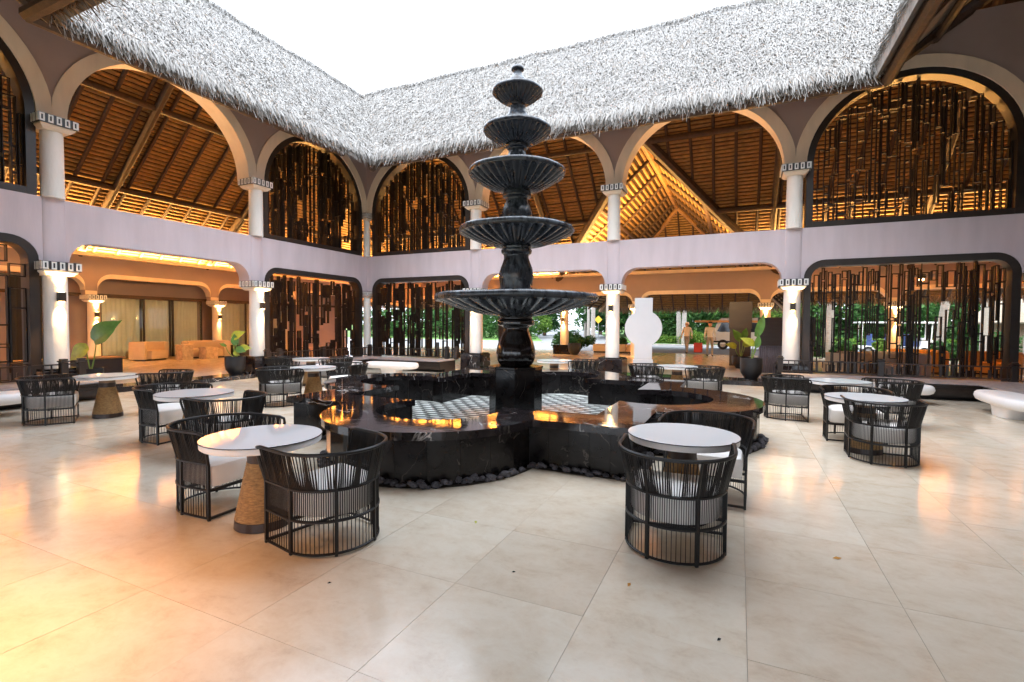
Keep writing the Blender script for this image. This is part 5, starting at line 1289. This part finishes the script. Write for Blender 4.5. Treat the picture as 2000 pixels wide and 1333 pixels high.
o = obj('far_wood', leaf_cloud(cl, 110, 0.34, 77), 'leaves_dark', kind='stuff'); o['label'] = 'far green wood closing the view beyond the driveway'; o['category'] = 'wood'
cl = [(x+random.uniform(-.5, .5), 31.5+random.uniform(-.7, .7), z, 0.9) for x in np.arange(5.2, 46, 1.0) for z in (0.6, 1.6, 2.8)]
cl += [(x+random.uniform(-.5, .5), 33+random.uniform(-.7, .7), z, 0.9) for x in np.arange(-30, -6.5, 1.0) for z in (0.6, 1.6, 2.8)]
o = obj('undergrowth', leaf_cloud(cl, 130, 0.2, 78), 'leaves_mid', kind='stuff'); o['label'] = 'leafy undergrowth behind the clipped hedge'; o['category'] = 'undergrowth'
# hedge: one clipped mass of leaves, and low border shrubs
cl = [(x, 29.4+0.3*math.sin(x), 0.45, 0.5) for x in np.arange(5.5, 40, 0.5)]
o = obj('hedge', leaf_cloud(cl, 150, 0.09, 55), 'leaves_lime', kind='stuff'); o['label'] = 'clipped green hedge along the far side of the driveway'; o['category'] = 'hedge'
def shrub(label, c, r, h, m, seed, n=220, size=0.11, group='garden shrubs'):
    rd = random.Random(seed); t = thing('shrub', label, 'shrub', (*c, 0.05), group)
    cl = [(c[0]+rd.uniform(-r, r)*0.7, c[1]+rd.uniform(-r, r)*0.7, 0.05+h*rd.uniform(0.25, 0.8), r*0.5) for k in range(7)]
    obj('foliage', leaf_cloud(cl, n, size, seed), m, t); mb = MB()
    for q in cl[:4]: mb.tube([(c[0], c[1], -0.05), (q[0], q[1], q[2])], 0.012, 4)
    mb.build('stem', 'trunk_dark', t)
shrub('rounded lime shrub beyond the walking figures', (10.2, 28.9), 0.8, 1.3, 'leaves_lime', 61)
shrub('dark shrub at the left of the driveway behind the lit column', (3.6, 14.6), 0.9, 1.2, 'leaves_dark', 62)
shrub('green shrub between fountain stem and lit column', (4.6, 14.2), 0.8, 0.9, 'leaves_mid', 63)
shrub('spiky shrub right of the lit lobby column', (7.0, 14.3), 0.6, 0.8, 'leaves_dark', 64)
shrub('reddish-dark shrub in the bed behind the right screen, left', (17.2, 14.3), 0.6, 1.0, 'leaves_dark', 65)
shrub('green shrub in the bed behind the right screen, by the palm', (18.6, 14.4), 0.6, 0.9, 'leaves_mid', 66)
shrub('yellow-green shrub in the bed beside the glowing column', (20.6, 14.2), 0.7, 0.9, 'leaves_lime', 67)
shrub('wide green shrub below the thatched hut', (27.5, 22.5), 1.5, 1.2, 'leaves_mid', 68)
shrub('bright shrub right of the hut torches', (30.5, 22.8), 1.4, 1.6, 'leaves_lime', 69)
shrub('dark shrub left of the right-hand palm', (22.8, 14.3), 0.7, 0.9, 'leaves_dark', 70)
# palms
def palm(label, c, h, lean, seed, crown=True):
    rd = random.Random(seed); t = thing('palm_tree', label, 'palm tree', (*c, 0), 'palms'); pts = []
    for k in range(9): f = k/8; pts.append((c[0]+lean*f*f, c[1], -0.2+h*f))
    MB().tube(pts, [0.17*(1.25-0.45*k/8) for k in range(9)], 10).build('trunk', 'trunk_pale', t, smooth='auto')
    if crown:
        V, Q = [], []; top = Vector(pts[-1])
        for k in range(16):
            a = 2*math.pi*k/16+rd.uniform(-.2, .2); el = rd.uniform(-0.2, 1.0); L = rd.uniform(1.9, 2.6); d = Vector((math.cos(a), math.sin(a), 0))
            for i in range(22):
                f = i/21; p = top+d*(L*f*math.cos(el*0.6))+Vector((0, 0, L*(el*0.7*f-0.75*f*f))); s = d.cross(Vector((0, 0, 1)))
                for sg in (-1, 1):
                    ll = 0.55*math.sin(math.pi*(0.12+0.85*f)); e = p+s*sg*ll*0.8+d*ll*0.35+Vector((0, 0, -ll*0.55)); o_ = len(V); wv = d*0.03
                    V += [tuple(p-wv), tuple(p+wv), tuple(e+wv*0.3), tuple(e-wv*0.3)]; Q.append((o_, o_+1, o_+2, o_+3))
        obj('crown', npmesh('crown', V, Q), 'leaves_lime', t)
for i, (c, h, l, lab) in enumerate([((9.4, 28.6), 7.5, 0.2, 'pale palm trunk just right of the white disc sculpture'), ((8.9, 29.6), 7.5, -0.3, 'slimmer palm trunk behind the one beside the sculpture'), ((15.6, 30.5), 8, 0.1, 'pale palm trunk above the shuttle van'), ((13.2, 31.5), 4.2, 0.2, 'short palm with drooping fronds above the walking figures'),
                                    ((2.2, 26.0), 7, 0, 'pale palm trunk left of the lit lobby column'), ((17.9, 14.6), 6.5, 0.5, 'leaning palm trunk behind the left part of the right screen'), ((22.6, 14.9), 6.5, 0.7, 'leaning palm trunk right of the glowing column'), ((26.2, 20.6), 7, 0, 'straight uplit palm trunk left of the thatched hut'), ((27.9, 20.2), 7, 0.2, 'straight palm trunk before the thatched hut'), ((30.5, 19.2), 7, 0, 'palm trunk at the far right behind the screen'),
                                    ((-2.2, 40), 8, 0, 'slim pale palm up the road, left of it'), ((-4.3, 46), 8, 0, 'second slim palm up the road'), ((3.0, 38), 8, 0, 'slim palm up the road, right of it')]):
    palm(lab, c, h, l, 80+i)
# thatched hut with torches
ht = thing('hut', 'thatched hut with brown walls beyond the garden at far right', 'hut', (31, 27, 0))
MB().lathe([(3.9, 1.9), (4.0, 2.0), (2.6, 3.7), (1.2, 5.0), (0.1, 5.8)], 28, (31.5, 26.5, 0)).build('thatch_roof', 'hut_thatch', ht, smooth='auto'); MB().lathe([(3.0, 0), (3.0, 2.3)], 24, (31.5, 26.5, 0)).build('wall', 'hut_wall', ht, smooth='auto')
for x, y, lab in ((25.9, 16.8, 'left-hand garden torch before the hut'), (27.4, 16.6, 'middle garden torch before the hut'), (29.6, 15.4, 'right-hand garden torch behind the screen edge')):
    t = thing('torch', lab, 'torch', (x, y, 0)); MB().tube([(x, y, 0), (x, y, 1.9)], 0.03, 8).build('pole', 'screen', t); MB().lathe([(0.03, 1.9), (0.09, 2.0), (0.07, 2.35), (0.02, 2.45)], 12, (x, y, 0)).build('flame_shade', 'glow', t)
    lamp('torch_lamp', 'POINT', (x, y-0.15, 2.1), 25, WARM, t, shadow_soft_size=0.08)
# warning sign
t = thing('road_sign', 'small yellow diamond warning sign among the trees', 'sign', (-0.5, 38, 0)); MB().tube([(-0.5, 38, 0), (-0.5, 38, 2.2)], 0.04, 8).build('pole', 'pole_grey', t)
MB().box((-0.5, 37.93, 2.3), (0.62, 0.03, 0.62), mtx=Matrix.Rotation(R(45), 3, 'Y')).build('sign_plate', 'sign_yellow', t)

# ------------------------------------------------------------------ vehicles
def wheel(t, c, r, w_=0.2):
    k = MB(); 
    pr = [(r*0.55, -w_/2), (r*0.9, -w_/2), (r, -w_/2+0.03), (r, w_/2-0.03), (r*0.9, w_/2), (r*0.55, w_/2)]
    n = 28
    for rr, y in pr:
        for i in range(n): a = 2*math.pi*i/n; k.v.append((c[0]+rr*math.cos(a), c[1]+y, c[2]+rr*math.sin(a)))
    for j in range(len(pr)-1):
        for i in range(n): i2 = (i+1) % n; k.f.append((j*n+i, j*n+i2, (j+1)*n+i2, (j+1)*n+i))
    wh = k.build('wheel', 'tyre', t, smooth='auto'); h = MB()
    for y in (-w_/2+0.03, w_/2-0.03):
        h.add([(c[0]+r*0.56*math.cos(2*math.pi*i/20), c[1]+y, c[2]+r*0.56*math.sin(2*math.pi*i/20)) for i in range(20)], [tuple(range(20))])
    h.build('rim', 'rim_grey', wh)
vx, vy = 12.0, 22.4
vn = thing('shuttle_van', 'white shuttle van with orange awning stripe stopped on the driveway', 'van', (vx+1.6, vy, 0))
body = [(vx-0.25, 0.35), (vx+4.6, 0.35), (vx+4.6, 2.25), (vx+0.55, 2.25), (vx+0.35, 2.1), (vx+0.10, 1.45), (vx-0.22, 1.25), (vx-0.3, 0.8)]
def side_prism(poly, y0, y1):
    mb = MB(); n = len(poly); return mb.add([(x, y0, z) for x, z in poly]+[(x, y1, z) for x, z in poly], [tuple(range(n)), tuple(range(n, 2*n))[::-1]]+[(i, n+i, n+(i+1) % n, (i+1) % n) for i in range(n)])
side_prism(body, vy, vy+1.8).build('body', 'van_white', vn, bevel=0.06)
side_prism([(vx+0.45, 1.25), (vx+4.4, 1.25), (vx+4.4, 1.9), (vx+0.55, 1.9), (vx+0.25, 1.3)], vy-0.012, vy+0.02).build('window', 'win_dark', vn)
MB().bb((vx-1.2, vy-0.7, 1.92), (vx+4.8, vy+0.1, 2.06)).build('awning', 'orange_trim', vn, bevel=0.01)
MB().bb((vx+0.0, vy-0.02, 0.50), (vx+4.6, vy-0.003, 0.62)).build('side_strip', 'tyre', vn); MB().bb((vx-0.32, vy+0.15, 0.40), (vx-0.2, vy+1.65, 0.65)).build('bumper', 'tyre', vn, bevel=0.02)
MB().bb((vx-0.31, vy+0.12, 0.78), (vx-0.22, vy+0.42, 0.98)).build('headlight', 'cap_white', vn, bevel=0.02)
wheel(vn, (vx+0.65, vy+0.08, 0.36), 0.36); wheel(vn, (vx+3.6, vy+0.08, 0.36), 0.36); wheel(vn, (vx+0.65, vy+1.7, 0.36), 0.36); wheel(vn, (vx+3.6, vy+1.7, 0.36), 0.36)
gx, gy = 20.3, 20.4
gc = thing('golf_cart', 'open white passenger cart parked behind the right-hand screen', 'cart', (gx+1.5, gy, 0))
MB().bb((gx, gy, 0.32), (gx+3.6, gy+1.2, 0.52)).build('floor', 'van_white', gc, bevel=0.03); MB().bb((gx-0.1, gy-0.1, 1.88), (gx+3.8, gy+1.3, 1.98)).build('roof', 'van_white', gc, bevel=0.04)
for x in (gx+0.15, gx+1.7, gx+3.5):
    for y in (gy+0.05, gy+1.15): MB().tube([(x, y, 0.5), (x+0.05, y, 1.88)], 0.03, 8).build('roof_post', 'van_white', gc)
for x in (gx+0.6, gx+1.5, gx+2.4):
    MB().bb((x, gy+0.08, 0.52), (x+0.5, gy+1.12, 0.85)).build('seat', 'seat_blue', gc, bevel=0.04); MB().bb((x, gy+0.08, 0.86), (x+0.1, gy+1.12, 1.25)).build('backrest', 'seat_blue', gc, bevel=0.03)
side_prism([(gx+3.0, 0.5), (gx+3.75, 0.5), (gx+3.8, 0.8), (gx+3.3, 1.05), (gx+3.1, 1.0)], gy+0.05, gy+1.15).build('front_cowl', 'van_white', gc, bevel=0.04)
for x in (gx+0.5, gx+3.2):
    for y in (gy+0.05, gy+1.15): wheel(gc, (x, y, 0.24), 0.24, 0.16)

# ------------------------------------------------------------------ people (small, far across the lobby)
def person(label, c, face, shirt, stride, hair, cap=None):
    t = thing('person', label, 'person', (*c, LZ), local=True, rz=face); me = bpy.data.meshes.new('body')
    P = {'pel': (0, 0, .95), 'wa': (0, 0, 1.08), 'ch': (0.01, 0, 1.30), 'nk': (0.0, 0, 1.48), 'hd': (0.02, 0, 1.60), 'ht': (0.02, 0, 1.70)}
    for s, q in ((1, 'l'), (-1, 'r')):
        P['hip'+q] = (0, s*0.09, .91); P['kn'+q] = (s*stride*0.5+0.03, s*0.10, .50); P['an'+q] = (s*stride-0.03, s*0.10, .09); P['to'+q] = (s*stride+0.12, s*0.11, .04)
        P['sh'+q] = (0, s*0.18, 1.41); P['el'+q] = (-s*0.06-0.02, s*0.25, 1.14); P['wr'+q] = (-s*0.10+0.08, s*0.26, .90); P['ha'+q] = (-s*0.10+0.11, s*0.26, .81)
    ks = list(P); E_ = [('pel', 'wa'), ('wa', 'ch'), ('ch', 'nk'), ('nk', 'hd'), ('hd', 'ht')]
    for q in 'lr': E_ += [('pel', 'hip'+q), ('hip'+q, 'kn'+q), ('kn'+q, 'an'+q), ('an'+q, 'to'+q), ('ch', 'sh'+q), ('sh'+q, 'el'+q), ('el'+q, 'wr'+q), ('wr'+q, 'ha'+q)]
    rad = dict(pel=.15, wa=.135, ch=.16, nk=.06, hd=.10, ht=.085, hip=.10, kn=.065, an=.045, to=.04, sh=.075, el=.05, wr=.035, ha=.045)
    me.from_pydata([P[k] for k in ks], [(ks.index(a), ks.index(b)) for a, b in E_], []); o = obj('body', me, shirt, t)
    sk = o.modifiers.new('skin', 'SKIN'); 
    for i, k in enumerate(ks):
        r = rad[k] if k in rad else rad[k[:-1]]; me.skin_vertices[0].data[i].radius = (r, r)
    me.skin_vertices[0].data[0].use_root = True
    sb_ = o.modifiers.new('sub', 'SUBSURF'); sb_.levels = 1; sb_.render_levels = 2
    MB().lathe([(0.02, 1.50), (0.085, 1.54), (0.10, 1.62), (0.098, 1.68)], 16, (0.035, 0, 0)).build('face', 'skin', t, smooth=True)
    MB().lathe([(0.105, 1.60), (0.112, 1.67), (0.085, 1.745), (0.02, 1.765)], 16, (0.005, 0, 0)).build('cap' if cap else 'hair', cap or hair, t, smooth=True)
    return t
person('person in pale tan clothes and white cap walking in across the lobby', (11.05, 13.4), R(-110), 'beige', 0.20, 'hair_dark', 'cap_white')
person('person in pale tan clothes walking before the shuttle van', (12.35, 11.2), R(-80), 'beige', 0.16, 'hair_dark')
t = thing('suitcase', 'red suitcase beside the walking person in the white cap', 'suitcase', (11.6, 13.6, LZ)); MB().bb((11.4, 13.5, LZ+0.06), (11.85, 13.75, 0.72)).build('body', 'red', t, bevel=0.03); MB().tube([(11.5, 13.62, 0.72), (11.5, 13.62, 1.0), (11.75, 13.62, 1.0), (11.75, 13.62, 0.72)], 0.012, 6).build('handle', 'tyre', t)

# ------------------------------------------------------------------ fallen leaves on the floor
for (x, y, a, s, m, lab) in ((14.35, -11.55, 0.4, 0.035, 'dry_leaf', 'orange fallen leaf on the floor at the right'), (13.08, -12.55, 1.4, 0.025, 'dry_leaf', 'small orange fallen leaf below the nearest right chair'),
                             (11.72, -12.1, 2.0, 0.028, 'leaf_yellow', 'small green fallen leaf between the two nearest chairs'), (13.62, -12.9, 0.9, 0.016, 'tyre', 'dark speck of leaf litter at the bottom right'), (12.35, -12.72, 0.2, 0.014, 'tyre', 'dark speck of litter left of the nearest right chair'), (11.35, -13.35, 0.6, 0.014, 'tyre', 'dark speck of litter at the bottom, left of centre')):
    mb = MB(); mb.add([(-s, 0, 0.001), (0, s*0.45, 0.008), (s, 0, 0.004), (0, -s*0.45, 0.002), (0, 0, 0.001)], [(0, 3, 4), (3, 2, 4), (2, 1, 4), (1, 0, 4)]); o = mb.build('fallen_leaf', m); o.location = (x, y, 0.002); o.rotation_euler = (0, 0, a); tag(o, lab, 'leaf', 'leaf litter')
